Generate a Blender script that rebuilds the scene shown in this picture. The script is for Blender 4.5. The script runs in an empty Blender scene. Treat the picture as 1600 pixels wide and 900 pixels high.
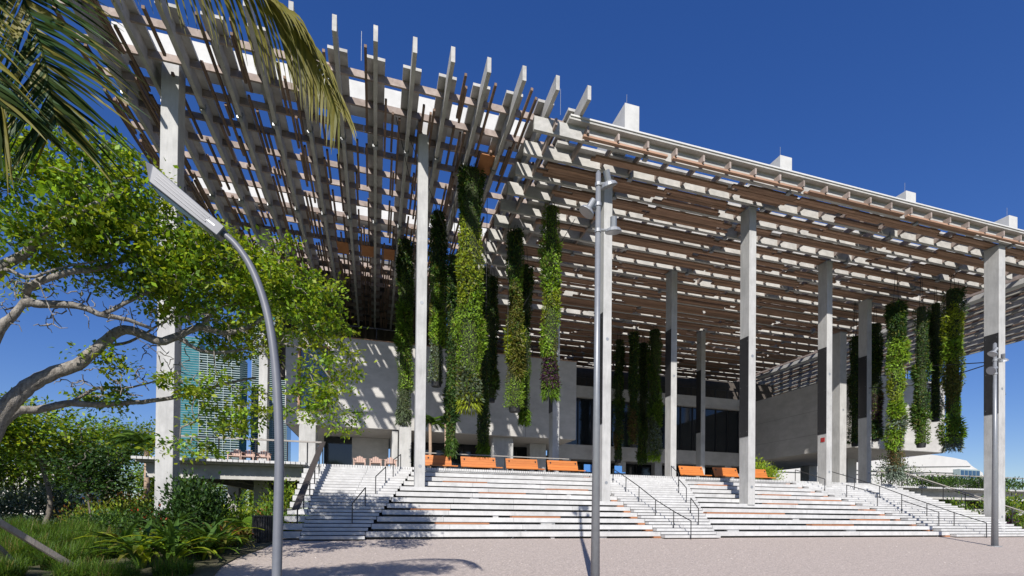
import bpy, bmesh, math, random
import numpy as np
from mathutils import Vector, Matrix
rng = random.Random(7)
nr = np.random.default_rng(11)
S = bpy.context.scene
COL = S.collection
# ------------------------------------------------------------------ camera, sky, sun, exposure
YAW = math.atan(215/752); PITCH = .009; ROLL = .0095
f0 = Vector((math.sin(YAW), math.cos(YAW), 0)); r0 = Vector((math.cos(YAW), -math.sin(YAW), 0)); u0 = Vector((0, 0, 1))
fw = f0*math.cos(PITCH)+u0*math.sin(PITCH); up = u0*math.cos(PITCH)-f0*math.sin(PITCH)
rt = r0*math.cos(ROLL)+up*math.sin(ROLL); up = up*math.cos(ROLL)-r0*math.sin(ROLL)
cam_d = bpy.data.cameras.new('camera'); cam = bpy.data.objects.new('camera', cam_d); COL.objects.link(cam)
M4 = Matrix((rt, up, -fw)).transposed().to_4x4(); M4.translation = Vector((0, 0, 1.17)); cam.matrix_world = M4
cam_d.sensor_width = 36; cam_d.lens = 752/1600*36; cam_d.shift_y = .21758; cam_d.clip_start = .05; cam_d.clip_end = 20000
S.camera = cam
EL = math.radians(33.5); AZ = math.radians(22)
w = bpy.data.worlds.new('World'); S.world = w; w.use_nodes = True
nt = w.node_tree; bg = nt.nodes['Background']
sky = nt.nodes.new('ShaderNodeTexSky'); sky.sky_type = 'NISHITA'; sky.sun_disc = False
sky.sun_elevation = EL; sky.sun_rotation = math.pi+AZ; sky.altitude = 0; sky.air_density = .9; sky.dust_density = .25; sky.ozone_density = 4.5
gm = nt.nodes.new('ShaderNodeGamma'); gm.inputs['Gamma'].default_value = .74
hs = nt.nodes.new('ShaderNodeHueSaturation'); hs.inputs['Hue'].default_value = .522; hs.inputs['Saturation'].default_value = 1.42; hs.inputs['Value'].default_value = 2.1
nt.links.new(sky.outputs[0], gm.inputs['Color']); nt.links.new(gm.outputs[0], hs.inputs['Color']); nt.links.new(hs.outputs[0], bg.inputs[0]); bg.inputs[1].default_value = .056
sd = bpy.data.lights.new('sun', 'SUN'); sun = bpy.data.objects.new('sun', sd); COL.objects.link(sun)
sd.energy = 4.2; sd.angle = math.radians(.53); sd.color = (1, .95, .88)
sdir = Vector((math.sin(AZ)*math.cos(EL), math.cos(AZ)*math.cos(EL), -math.sin(EL)))
sun.rotation_euler = sdir.to_track_quat('-Z', 'Y').to_euler(); sun.location = (-30, -60, 60)
S.view_settings.view_transform = 'Standard'; S.view_settings.look = 'None'; S.view_settings.exposure = 0.6; S.view_settings.gamma = 1
# ------------------------------------------------------------------ materials
def mat(name, col, rough=.7, col2=None, scale=3., detail=6., bump=0., bscale=40., metal=0., rnd=0., stretch=None, dirt=0., spec=None):
    m = bpy.data.materials.new(name); m.use_nodes = True
    n = m.node_tree.nodes; l = m.node_tree.links; b = n['Principled BSDF']
    b.inputs['Roughness'].default_value = rough; b.inputs['Metallic'].default_value = metal
    if spec is not None: b.inputs['Specular IOR Level'].default_value = spec
    geo = n.new('ShaderNodeNewGeometry'); vec = geo.outputs['Position']
    if stretch:
        mp = n.new('ShaderNodeMapping'); mp.inputs['Scale'].default_value = stretch; l.new(vec, mp.inputs['Vector']); vec = mp.outputs[0]
    out = None
    rgb = n.new('ShaderNodeRGB'); rgb.outputs[0].default_value = (*col, 1); out = rgb.outputs[0]
    if col2:
        t = n.new('ShaderNodeTexNoise'); t.inputs['Scale'].default_value = scale; t.inputs['Detail'].default_value = detail; t.inputs['Roughness'].default_value = .65
        l.new(vec, t.inputs['Vector'])
        r = n.new('ShaderNodeValToRGB'); r.color_ramp.elements[0].position = .32; r.color_ramp.elements[1].position = .68
        r.color_ramp.elements[0].color = (*col, 1); r.color_ramp.elements[1].color = (*col2, 1)
        l.new(t.outputs[0], r.inputs[0]); out = r.outputs[0]
    if dirt:
        t = n.new('ShaderNodeTexNoise'); t.inputs['Scale'].default_value = .6; t.inputs['Detail'].default_value = 8; t.inputs['Roughness'].default_value = .7
        l.new(geo.outputs['Position'], t.inputs['Vector'])
        r = n.new('ShaderNodeMapRange'); r.inputs[1].default_value = .42; r.inputs[2].default_value = .75; r.inputs[3].default_value = 1; r.inputs[4].default_value = 1-dirt
        l.new(t.outputs[0], r.inputs[0])
        mx = n.new('ShaderNodeMix'); mx.data_type = 'RGBA'; mx.blend_type = 'MULTIPLY'; mx.inputs[0].default_value = 1
        l.new(out, mx.inputs[6]); l.new(r.outputs[0], mx.inputs[7]); out = mx.outputs[2]
    if rnd:
        oi = n.new('ShaderNodeObjectInfo'); r = n.new('ShaderNodeMapRange'); r.inputs[3].default_value = 1-rnd; r.inputs[4].default_value = 1+rnd
        l.new(oi.outputs['Random'], r.inputs[0])
        mx = n.new('ShaderNodeMix'); mx.data_type = 'RGBA'; mx.blend_type = 'MULTIPLY'; mx.inputs[0].default_value = 1
        l.new(out, mx.inputs[6]); l.new(r.outputs[0], mx.inputs[7]); out = mx.outputs[2]
    l.new(out, b.inputs['Base Color'])
    if bump:
        t = n.new('ShaderNodeTexNoise'); t.inputs['Scale'].default_value = bscale; t.inputs['Detail'].default_value = 4
        l.new(vec, t.inputs['Vector'])
        bp = n.new('ShaderNodeBump'); bp.inputs['Strength'].default_value = bump; bp.inputs['Distance'].default_value = .02
        l.new(t.outputs[0], bp.inputs['Height']); l.new(bp.outputs[0], b.inputs['Normal'])
    return m
def leafmat(name, col, tr=.35, rough=.5, spec=.3):
    m = bpy.data.materials.new(name); m.use_nodes = True
    n = m.node_tree.nodes; l = m.node_tree.links; b = n['Principled BSDF']; o = n['Material Output']
    geo = n.new('ShaderNodeNewGeometry')
    mr = n.new('ShaderNodeMapRange'); mr.inputs[3].default_value = .6; mr.inputs[4].default_value = 1.4
    l.new(geo.outputs['Random Per Island'], mr.inputs[0])
    mx = n.new('ShaderNodeMix'); mx.data_type = 'RGBA'; mx.blend_type = 'MULTIPLY'; mx.inputs[0].default_value = 1
    mx.inputs[6].default_value = (*col, 1); l.new(mr.outputs[0], mx.inputs[7])
    b.inputs['Roughness'].default_value = rough; b.inputs['Specular IOR Level'].default_value = spec
    l.new(mx.outputs[2], b.inputs['Base Color'])
    t = n.new('ShaderNodeBsdfTranslucent')
    m2 = n.new('ShaderNodeMix'); m2.data_type = 'RGBA'; m2.blend_type = 'MULTIPLY'; m2.inputs[0].default_value = 1
    l.new(mx.outputs[2], m2.inputs[6]); m2.inputs[7].default_value = (1.5, 1.4, .6, 1); l.new(m2.outputs[2], t.inputs[0])
    ms = n.new('ShaderNodeMixShader'); ms.inputs[0].default_value = tr
    l.new(b.outputs[0], ms.inputs[1]); l.new(t.outputs[0], ms.inputs[2]); l.new(ms.outputs[0], o.inputs['Surface'])
    return m
conc = mat('concrete', (.37, .37, .362), .75, (.46, .46, .45), 2.6, 9, .15, 25, dirt=.28, stretch=(2.2, 2.2, .35))
conc_wall = mat('wall concrete', (.40, .39, .372), .8, (.49, .48, .46), 1.2, 9, .2, 12, dirt=.22, stretch=(.6, .6, 1.4))
conc_beam = mat('beam concrete', (.36, .355, .335), .8, (.50, .49, .47), 1.6, 8, .15, 30, dirt=.3, stretch=(1, 1, 2))
conc_girder = mat('girder concrete', (.46, .46, .447), .75, (.54, .54, .525), 1.5, 8, .1, 25, dirt=.12)
conc_step = mat('step concrete', (.43, .43, .425), .7, (.54, .54, .535), 2.5, 9, .12, 40, rnd=.05, dirt=.22)
conc_dark = mat('shade and joint concrete', (.10, .10, .10), .9, (.15, .15, .145), 3)  # recess and step-gap shade put into the colour; plain dark for joints
board_w = mat('weathered board', (.22, .175, .15), .8, (.36, .30, .27), 3, 8, .2, 30, rnd=.15)
slat_l = mat('weathered slat', (.12, .078, .056), .8, (.20, .135, .10), 2.5, 8, .2, 30, rnd=.3)
slat_r = mat('warm slat', (.225, .13, .082), .75, (.36, .225, .155), 2.0, 8, .2, 30, rnd=.35, stretch=(.4, 3, 3))
panel_m = mat('orange soffit panel', (.36, .15, .06), .7, (.45, .2, .08), 2)
black_p = mat('black panel', (.018, .018, .02), .45, (.03, .03, .032), 6)
steel = mat('galvanised steel', (.26, .27, .285), .42, (.33, .345, .36), 8, metal=.35)
pole_m = mat('grey pole paint', (.20, .212, .232), .4, (.235, .25, .27), 6, metal=.2)
lamp_m = mat('lamp pole paint', (.125, .132, .16), .45, (.15, .158, .185), 6)
bronze = mat('dark bronze rail', (.03, .03, .032), .35, metal=.3)
rail_top = mat('handrail top', (.24, .22, .2), .5, (.3, .28, .255), 5)
rail_dark = mat('dark timber rail', (.04, .034, .032), .35, (.085, .075, .07), 6, stretch=(6, .6, 3))
orange_w = mat('orange timber', (.42, .12, .02), .55, (.52, .18, .035), 3, 6, rnd=.14, stretch=(.5, 4, 8))
seat_w = mat('bleacher timber', (.25, .10, .042), .6, (.36, .16, .075), 3, 6, rnd=.2, stretch=(.5, 4, 8))
glass = mat('dark glass', (.012, .016, .02), .06, spec=.7)
glass_b = mat('blue window glass', (.02, .06, .13), .04, spec=1.0, metal=.0)
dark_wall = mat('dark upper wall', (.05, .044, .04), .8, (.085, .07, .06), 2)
wood_frame = mat('window timber', (.28, .15, .08), .6, (.36, .2, .11), 5)
soffit_m = mat('soffit boards', (.34, .32, .29), .7, (.42, .39, .36), 4)
blue_ch = mat('blue chair', (.05, .17, .42), .5)
pink_ch = mat('pale pink chair', (.42, .28, .225), .6, (.47, .33, .27), 5)
red_s = mat('red sign', (.35, .03, .03), .5)
white_p = mat('white paint', (.58, .58, .565), .5, (.52, .52, .505), 3)
bark = mat('grey bark', (.10, .088, .075), .9, (.33, .305, .275), 13, 10, .9, 45, stretch=(1, 1, .6))
bark_p = mat('palm bark', (.26, .18, .125), .9, (.4, .3, .22), 6, 6, .5, 14, stretch=(.6, .6, 5))
bark_d = mat('dark bark', (.10, .085, .07), .9, (.17, .15, .125), 9, 6, .5, 30)
stake_m = mat('grey timber stake', (.24, .21, .185), .8, (.36, .32, .28), 6, 8, .3, 20, stretch=(3, .6, .6))
tower_g = mat('turquoise glass', (.015, .10, .12), .12, (.03, .165, .185), .12, 3, spec=.6)
tower_s = mat('balcony slab white', (.27, .34, .35), .6)
bld_w = mat('far white building', (.50, .49, .475), .7, (.55, .54, .525), .3)
bld_f = mat('far pale facade', (.55, .52, .48), .8)
plastic = mat('black planter', (.015, .015, .016), .5)
L_yel = leafmat('leaf yellow green', (.27, .335, .026), .45); L_grn = leafmat('leaf green', (.12, .215, .022), .4); L_lime = leafmat('leaf lime', (.22, .36, .032), .42)
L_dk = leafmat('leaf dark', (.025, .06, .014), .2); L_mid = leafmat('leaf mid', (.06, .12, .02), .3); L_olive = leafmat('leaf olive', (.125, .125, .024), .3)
L_silver = leafmat('leaf silver', (.14, .18, .14), .15); L_purple = leafmat('leaf purple', (.055, .02, .045), .15); L_brown = leafmat('leaf bronze', (.13, .08, .03), .2)
L_grey = leafmat('leaf grey green', (.09, .12, .065), .2); L_rust = leafmat('leaf rust', (.24, .10, .03), .3); L_straw = leafmat('leaf straw', (.26, .19, .07), .3)
L_frond = leafmat('frond dark', (.022, .038, .008), .2, .7, .1); L_frond2 = leafmat('frond straw', (.17, .155, .032), .35); L_red = leafmat('flower red', (.4, .05, .02), .2)
# gravel: crushed pinkish stone
gravel = mat('pink gravel', (.42, .357, .318), .95, (.51, .44, .395), 9, 10, .8, 60)
def add_speckle(m, lo=.72, hi=1.12, sc=26):
    n = m.node_tree.nodes; l = m.node_tree.links; b = n['Principled BSDF']
    src = b.inputs['Base Color'].links[0].from_socket
    geo = n.new('ShaderNodeNewGeometry'); v = n.new('ShaderNodeTexVoronoi'); v.inputs['Scale'].default_value = sc
    l.new(geo.outputs['Position'], v.inputs['Vector'])
    bw = n.new('ShaderNodeSeparateColor'); l.new(v.outputs['Color'], bw.inputs[0])
    mr = n.new('ShaderNodeMapRange'); mr.inputs[3].default_value = lo; mr.inputs[4].default_value = hi; l.new(bw.outputs[0], mr.inputs[0])
    mx = n.new('ShaderNodeMix'); mx.data_type = 'RGBA'; mx.blend_type = 'MULTIPLY'; mx.inputs[0].default_value = 1
    l.new(src, mx.inputs[6]); l.new(mr.outputs[0], mx.inputs[7]); l.new(mx.outputs[2], b.inputs['Base Color'])
add_speckle(gravel)
soil = mat('garden soil', (.06, .05, .035), .95, (.10, .10, .05), 3, 8, .8, 20)
# ------------------------------------------------------------------ builders
class MB:
    def __init__(s): s.v = []; s.f = []; s.mi = []
    def box(s, x0, x1, y0, y1, z0, z1, mi=0):
        b = len(s.v)
        s.v += [(x0,y0,z0),(x1,y0,z0),(x1,y1,z0),(x0,y1,z0),(x0,y0,z1),(x1,y0,z1),(x1,y1,z1),(x0,y1,z1)]
        for q in ((0,3,2,1),(4,5,6,7),(0,1,5,4),(1,2,6,5),(2,3,7,6),(3,0,4,7)): s.f.append(tuple(b+i for i in q)); s.mi.append(mi)
        return s
    def prism(s, poly, z0, z1, mi=0):       # polygon in plan, extruded upwards
        b = len(s.v); n = len(poly)
        s.v += [(x,y,z0) for x,y in poly]+[(x,y,z1) for x,y in poly]
        s.f.append(tuple(b+i for i in range(n))[::-1]); s.f.append(tuple(b+n+i for i in range(n))); s.mi += [mi, mi]
        for i in range(n):
            j = (i+1) % n; s.f.append((b+i, b+j, b+n+j, b+n+i)); s.mi.append(mi)
        return s
    def tube(s, pts, rad, n=8, cap=True, mi=0):
        pts = [Vector(p) for p in pts]; rr = rad if isinstance(rad, (list, tuple)) else [rad]*len(pts)
        b = len(s.v); prev = None
        for i, p in enumerate(pts):
            t = (pts[min(i+1, len(pts)-1)]-pts[max(i-1, 0)]).normalized()
            if prev is None:
                a = Vector((0,0,1)) if abs(t.z) < .9 else Vector((1,0,0)); u = t.cross(a).normalized()
            else:
                u = (prev-t*prev.dot(t)); u = u.normalized() if u.length > 1e-6 else t.orthogonal().normalized()
            prev = u; v = t.cross(u)
            for k in range(n):
                a = 2*math.pi*k/n; q = p+(u*math.cos(a)+v*math.sin(a))*rr[i]; s.v.append(tuple(q))
        for i in range(len(pts)-1):
            for k in range(n):
                k2 = (k+1) % n; s.f.append((b+i*n+k, b+i*n+k2, b+(i+1)*n+k2, b+(i+1)*n+k)); s.mi.append(mi)
        if cap:
            s.f.append(tuple(b+k for k in range(n))[::-1]); e = b+(len(pts)-1)*n; s.f.append(tuple(e+k for k in range(n))); s.mi += [mi, mi]
        return s
    def beam(s, p, q, wd, ht, mi=0, side=None):       # oriented bar
        p = Vector(p); q = Vector(q); t = (q-p).normalized(); a = Vector((0,0,1)) if abs(t.z) < .98 else Vector((0,1,0))
        u = t.cross(a).normalized()*wd/2; v = u.normalized().cross(t).normalized()*ht/2; b = len(s.v)
        for c in (p, q):
            for e in ((-1,-1),(1,-1),(1,1),(-1,1)): s.v.append(tuple(c+u*e[0]+v*e[1]))
        for f in ((0,1,2,3),(7,6,5,4),(0,4,5,1),(1,5,6,2),(2,6,7,3),(3,7,4,0)): s.f.append(tuple(b+i for i in f)); s.mi.append(mi)
        return s
    def mesh(s, name, m):
        me = bpy.data.meshes.new(name); me.from_pydata(s.v, [], s.f)
        ms = m if isinstance(m, (list, tuple)) else [m]
        for x in ms: me.materials.append(x)
        if len(ms) > 1: me.polygons.foreach_set('material_index', s.mi)
        bm = bmesh.new(); bm.from_mesh(me); bmesh.ops.recalc_face_normals(bm, faces=bm.faces[:]); bm.to_mesh(me); bm.free()
        return me
    def build(s, name, m, parent=None, smooth=False, bevel=0, **kw):
        o = link(name, s.mesh(name, m), parent)
        if smooth: o.data.polygons.foreach_set('use_smooth', [True]*len(o.data.polygons))
        if bevel:
            md = o.modifiers.new('bevel', 'BEVEL'); md.width = bevel; md.segments = 1; md.limit_method = 'ANGLE'
        for k, v in kw.items(): o[k] = v
        return o
def link(name, me, parent=None):
    o = bpy.data.objects.new(name, me); COL.objects.link(o)
    if parent is not None:
        o.parent = parent; o.matrix_parent_inverse = Matrix.Translation(-Vector(parent.location)) @ Matrix.Identity(4) if False else parent.matrix_world.inverted()
    return o
def tag(o, label, cat, group=None):
    o['label'] = label; o['category'] = cat
    if group: o['group'] = group
    return o
def thing(name, label, cat, loc=(0,0,0), group=None):
    o = bpy.data.objects.new(name, None); COL.objects.link(o); o.location = loc; o.empty_display_size = .3
    o.matrix_world = Matrix.Translation(loc)
    return tag(o, label, cat, group)
_unit = {}
def bar(name, x0, x1, y0, y1, z0, z1, m, parent):     # box part sharing one mesh per material
    key = m.name
    if key not in _unit: _unit[key] = MB().box(-.5,.5,-.5,.5,-.5,.5).mesh('bar_'+m.name.replace(' ', '_'), m)
    o = bpy.data.objects.new(name, _unit[key]); COL.objects.link(o); o.parent = parent
    o.matrix_parent_inverse = parent.matrix_world.inverted()
    o.location = ((x0+x1)/2, (y0+y1)/2, (z0+z1)/2); o.scale = (x1-x0, y1-y0, z1-z0)
    return o
def leaf_mesh(name, base, axis, nrm, ln, wd, mats, mi):
    n = len(base); axis = axis/np.linalg.norm(axis, axis=1)[:,None]
    side = np.cross(axis, nrm); side /= np.maximum(np.linalg.norm(side, axis=1), 1e-6)[:,None]
    up_ = np.cross(side, axis)
    v = np.empty((n,4,3)); L = ln[:,None]; Wd = wd[:,None]
    v[:,0] = base; v[:,1] = base+axis*L*.45+side*Wd*.5+up_*L*.06; v[:,2] = base+axis*L; v[:,3] = base+axis*L*.45-side*Wd*.5+up_*L*.06
    me = bpy.data.meshes.new(name); me.vertices.add(4*n); me.vertices.foreach_set('co', v.reshape(-1))
    me.loops.add(4*n); me.loops.foreach_set('vertex_index', np.arange(4*n)); me.polygons.add(n)
    me.polygons.foreach_set('loop_start', np.arange(0,4*n,4)); me.polygons.foreach_set('loop_total', np.full(n,4))
    for m in mats: me.materials.append(m)
    me.polygons.foreach_set('material_index', mi.astype(np.int32)); me.update(calc_edges=True); me.validate()
    return me
def rvec(n):
    a = nr.normal(size=(n,3)); return a/np.linalg.norm(a, axis=1)[:,None]
def gz(y): return -.95 if y < 13 else (-.097*(22.8-y) if y < 22.8 else 0.)
# ------------------------------------------------------------------ ground
lawn = mat('park lawn', (.035, .06, .015), .95, (.06, .085, .022), 4, 8, .6, 30)
def terrain(name, m_, xs, ys, h):
    m = MB()
    for i in range(len(ys)-1):
        for j in range(len(xs)-1):
            b = len(m.v); m.v += [(xs[j],ys[i],gz(ys[i])+h),(xs[j+1],ys[i],gz(ys[i])+h),(xs[j+1],ys[i+1],gz(ys[i+1])+h),(xs[j],ys[i+1],gz(ys[i+1])+h)]; m.f.append((b,b+1,b+2,b+3)); m.mi.append(0)
    m.build(name, m_, kind='structure')
terrain('park_ground', lawn, [-3000,-60,60,3000], [-3000,-100,13,22.8,60,3000], -.03)
terrain('gravel_court', gravel, [-14,0,30,75], [9,13,22.8,27], 0)
edge = [(-4.2,12.9),(-4.4,15.4),(-4.62,17.2),(-4.5,18.9),(-4.12,20.45),(-3.9,22.75)]
m = MB()
rows = edge+[(-4.3,22.85),(-4.3,60)]
for (xa,ya),(xb,yb) in zip(rows[:-1], rows[1:]):
    b = len(m.v); h = .05
    m.v += [(-60,ya,gz(ya)+h),(xa,ya,gz(ya)+h),(xb,yb,gz(yb)+h),(-60,yb,gz(yb)+h),(xa,ya,gz(ya)-.05),(xb,yb,gz(yb)-.05)]; m.f += [(b,b+1,b+2,b+3),(b+1,b+4,b+5,b+2)]; m.mi += [0,0]
m.build('garden_bed', soil, kind='structure')
m = MB(); m.box(46,200,28,60,.02,.06); m.build('garden_bed', soil, kind='structure')
# loose stones on the gravel
m = MB()
for i in range(900):
    y = rng.uniform(14.8,22.3); x = rng.uniform(-3.6, 1.25*y+14); s_ = rng.uniform(.008,.028)*rng.choice([1,1,1.6]); z = gz(y)
    b = len(m.v); a = rng.random()*6
    m.v += [(x+s_*math.cos(a+k*2.09),y+s_*math.sin(a+k*2.09),z-.004) for k in range(3)]+[(x+s_*.2,y,z+s_*.8)]
    m.f += [(b,b+1,b+3),(b+1,b+2,b+3),(b+2,b,b+3)]; m.mi += [0]*3
m.build('loose_pebbles', mat('pebble', (.30,.27,.25), .9, (.5,.46,.43), 3), kind='stuff')
# ------------------------------------------------------------------ stairs and bleachers
R = .345; lv = lambda k: 22.8+.75*(k-1); DECK = 12*R
GR_ST = 'white concrete stair flights up to the terrace'
def split(a, b, target):
    n = max(1, round((b-a)/target)); c = [a+(b-a)*i/n for i in range(n+1)]
    return list(zip(c[:-1], c[1:]))
def flight(name_label, xl, xr, target, j0=1, thick=.138, wall=None):
    t = thing('stair_flight', name_label, 'stairs', (xl(6)+.5,22.5,0), GR_ST)
    for j in range(j0, 25):
        k = j/2; z = j*R/2; y = lv(k) if j % 2 == 0 else lv((j+1)/2)-.375
        for a, b in split(xl(k), xr(k), target):
            jig = rng.uniform(-.006,.006)
            bar('step', a+.007, b-.007, y+jig, y+.62, z-thick, z-rng.uniform(0,.004), conc_step, t)
    return t
LBl = lambda k: -.38+(k-1)*.252; LBr = lambda k: 14.92-.035*k
RBl = lambda k: 18.46+(k-1)*.348; RBr = lambda k: 36.84-(k-1)*.43
LFl = flight('shaded flight of white steps at the far left below the concrete gallery wall', lambda k: -3.1, lambda k: LBl(max(k,1))-.02, 2.4)
CF = flight('central white flight of steps between the two timber-inset seating tiers', lambda k: LBr(max(k,1))+.02, lambda k: RBl(max(k,1))-.02, 2.6)
RF = flight('wide white flight of steps at the far right beside the planted terrace', lambda k: RBr(max(k,1))+.02, lambda k: 45.9-k*.23, 2.8)
# narrow stepped slabs left of the shaded flight
sl = thing('stepped_slab_stack', 'open-ended stack of white slabs left of the dark sloping handrail', 'stairs', (-3.6,24,0))
for k in range(1,13): bar('step', -4.0, -3.115, lv(k)+.002, lv(k)+.95, k*R-.27, k*R-.004, conc_step, sl)
# dark fill under the steps so that no light leaks through
m = MB()
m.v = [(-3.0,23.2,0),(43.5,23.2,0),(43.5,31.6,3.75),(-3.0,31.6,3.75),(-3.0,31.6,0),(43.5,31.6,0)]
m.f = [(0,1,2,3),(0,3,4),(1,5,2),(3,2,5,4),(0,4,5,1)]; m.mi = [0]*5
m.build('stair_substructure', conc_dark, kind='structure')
def bleacher(label, xl, xr, pads, blocks, brk):
    t = thing('seating_bleacher', label, 'bleacher', (xl(1)+2,22.8,0), 'tiered concrete seating with timber insets')
    rec = MB()
    for k in range(1, 13):
        a0, b0 = xl(k), xr(k); y = lv(k); n = max(3, round((b0-a0)/3.9)); off = rng.uniform(-.8,.8)
        cuts = [a0]+[a0+(b0-a0)*i/n+off for i in range(1,n)]+[b0]
        for a, b in zip(cuts[:-1], cuts[1:]):
            bar('concrete_slab', a+.006, b-.006, y+rng.uniform(-.008,.008), y+1.05, k*R-.235, k*R-rng.uniform(0,.006), conc_step, t)
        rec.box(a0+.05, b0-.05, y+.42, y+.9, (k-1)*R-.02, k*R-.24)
        for i in range(rng.choice([0,0,1,1,2])):
            x = rng.uniform(a0+1,b0-2); l_ = rng.choice([.2,.3,.5,.8])
            bar('support_block', x, x+l_, y+.05+rng.uniform(0,.1), y+.41, (k-1)*R-.01, k*R-.237, conc_step, t)
        if k-1 in blocks: bar('end_block', b0-.42, b0+.004, y-.02, y+.4, (k-1)*R+.004, k*R-.239, seat_w, t)
    rec.build('recess_wall', conc_dark, t)  # dark colour paints the shade inside the gaps
    for a, b, k in pads:
        n = max(1, round((b-a)/1.2))
        for i in range(3): bar('timber_slat', a, b, lv(k)+.015+i*.15, lv(k)+.15+i*.15, k*R+.003, k*R+.085+.002*i, seat_w, t)
    for i in range(brk):       # thin diagonal steel stays in the gaps
        k = rng.randint(1,9); x = rng.uniform(xl(k)+1, xr(k)-1)
        MB().beam((x,lv(k)+.02,(k-1)*R),(x+.16,lv(k)+.06,k*R-.24),.012,.012).build('steel_stay', steel, t)
    return t
bleacher('left seating tiers of white concrete between shaded steps and central stair', LBl, LBr,
    [(3.94,6.64,9),(10.29,13.06,8),(5.87,8.65,7),(1.78,3.8,4),(6.96,9.68,3),(2.87,5.56,2)], {0,1,2,3,4,5,6,11}, 14)
bleacher('right seating tiers of white concrete with many timber end blocks', RBl, RBr,
    [(22.33,24.96,10),(26.56,29.14,8),(29.58,32.84,7),(25.56,28.17,6),(19.59,25.52,4),(30.6,33.6,3),(26.1,29.46,2),(33.2,34.3,5)], set(range(12)), 16)
# ------------------------------------------------------------------ deck
m = MB(); m.box(-4.1,43.4,31.35,58,DECK-.2,DECK-.006); m.build('terrace_deck', conc_wall, kind='structure')
m = MB(); x = -4.0
while x < 43.4:
    m.box(x, x+.105, 30.96, 31.9, DECK-.15, DECK+.004+rng.uniform(0,.004)); x += .15
m.build('deck_plank_ends', conc_step, kind='stuff')
def side_deck(label, x0, x1, y0, y1, cols, cross):
    t = thing('raised_deck', label, 'deck', ((x0+x1)/2,y0,0))
    MB().box(x0,x1,y0+.5,y1,DECK-.24,DECK-.02).build('deck_slab', conc_wall, t)
    p = MB(); x = x0
    while x < x1-.1: p.box(x,x+.235,y0,y0+1.3,DECK-.14,DECK+rng.uniform(0,.006)); x += .27
    p.build('deck_plank', conc_step, t, kind='stuff')
    MB().box(x0+.3,x1-.02,y0+1.0,y0+1.45,DECK-1.05,DECK-.245).build('edge_beam', conc_beam, t)
    for x in cross: MB().box(x,x+.3,y0+1.45,y1-.5,DECK-.9,DECK-.25).build('cross_beam', conc_beam, t)
    for x, y in cols: MB().box(x-.42,x+.42,y-.42,y+.42,-.1,DECK-.25).build('pier', conc_beam, t)
    return t
side_deck('left raised deck over the garden with grey piers underneath', -12.5, -4.02, 30.2, 56, [(-6.9,34),(-6.2,38),(-9,44),(-5.2,46),(-11.5,46)], [-11,-9,-7,-5])
side_deck('right raised deck behind the far right stair with planting on it', 43.42, 95, 32, 56, [(48,34),(56,34),(64,34),(72,34)], [46,52,58,64])
MB().box(44.5,95,31.2,33.5,1.6,2.15).build('lower_deck_edge', conc_beam, None); tag(bpy.data.objects['lower_deck_edge'], 'lower pale concrete edge under the right raised deck', 'ledge')
MB().box(45,95,36,36.3,0,3.2).build('underdeck_shade_sheet', dark_wall); tag(bpy.data.objects['underdeck_shade_sheet'], 'dark sheet standing in for the shaded recess under the right raised deck', 'wall')  # added dark sheet, shade below the deck put into its colour
# ------------------------------------------------------------------ museum building: gallery boxes
mb = thing('museum_building', 'pale concrete gallery building under the slatted canopy', 'museum', (20,45,DECK))
GB, GT = 8.35, 15.7
LGB, LGT = 8.78, 16.57
def wallbox(x0,x1,y0,y1,hole=None):
    w_ = MB()
    if hole:
        a,b,c,d = hole
        w_.box(x0,a,y0,y1,LGB,LGT).box(b,x1,y0,y1,LGB,LGT).box(a,b,y0,y1,LGB,c).box(a,b,y0,y1,d,LGT)
    else: w_.box(x0,x1,y0,y1,LGB,LGT)
    return w_
LGB, LGT = 8.78, 16.57
lw = wallbox(-7.4,19.3,44.5,45,(-6.30,-3.97,10.1,15.56)).build('gallery_wall', conc_wall, mb)
MB().box(-7.4,19.3,45.004,58,LGT-.5,LGT-.01).build('gallery_roof', conc_wall, mb)
MB().box(18.8,19.3,45.004,56,LGB,LGT-.51).build('gallery_wall', conc_wall, mb)
MB().box(-7.4,-6.9,45.004,58,LGB,LGT-.51).build('gallery_wall', conc_wall, mb)
MB().box(-7.4,19.3,45.004,58,LGB,LGB+.3).build('soffit', soffit_m, mb)
for i in range(24):
    y = 45.1+i*.33
    bar('soffit_board', -7.3,19.2,y,y+.29,LGB-.04-.006*(i%2),LGB-.002,soffit_m,mb)
wf = MB().box(-6.40,-6.24,44.4,44.9,10.0,15.66).box(-4.03,-3.87,44.4,44.9,10.0,15.66).box(-6.24,-4.03,44.4,44.9,10.0,10.16).box(-6.24,-4.03,44.4,44.9,15.5,15.66).build('window_frame', wood_frame, mb)
link('pane', MB().box(-6.24,-4.03,44.7,44.74,10.16,15.5).mesh('pane', glass_b), wf)
# joints in the long gallery wall are shallow recessed reveals
for x in (3.0, 9.5, 14.0): MB().box(x,x+.03,44.494,44.503,LGB+.02,LGT-.02).build('wall_joint', conc_dark, mb)
MB().box(-7.42,19.32,44.485,45.02,LGT+.002,LGT+.09).build('coping', wood_frame, mb)
rl = MB()
for x in np.arange(-6.3,19.5,2.1): rl.box(x-.03,x+.03,44.6,44.66,LGT+.05,LGT+1.15)
rl.box(-7.4,19.3,44.58,44.68,LGT+1.12,LGT+1.2); rl.build('roof_railing', bronze, mb)
# upper dark storey
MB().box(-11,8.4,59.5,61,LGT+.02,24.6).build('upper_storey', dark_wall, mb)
for i in range(26): bar('louvre', -10.8+i*.73,-10.55+i*.73,59.2,59.45,LGT+.1,23.0,dark_wall,mb)
MB().box(-13.5,8.0,46.5,61,24.62,24.9).build('roof_slab', conc_dark, mb)
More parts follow.
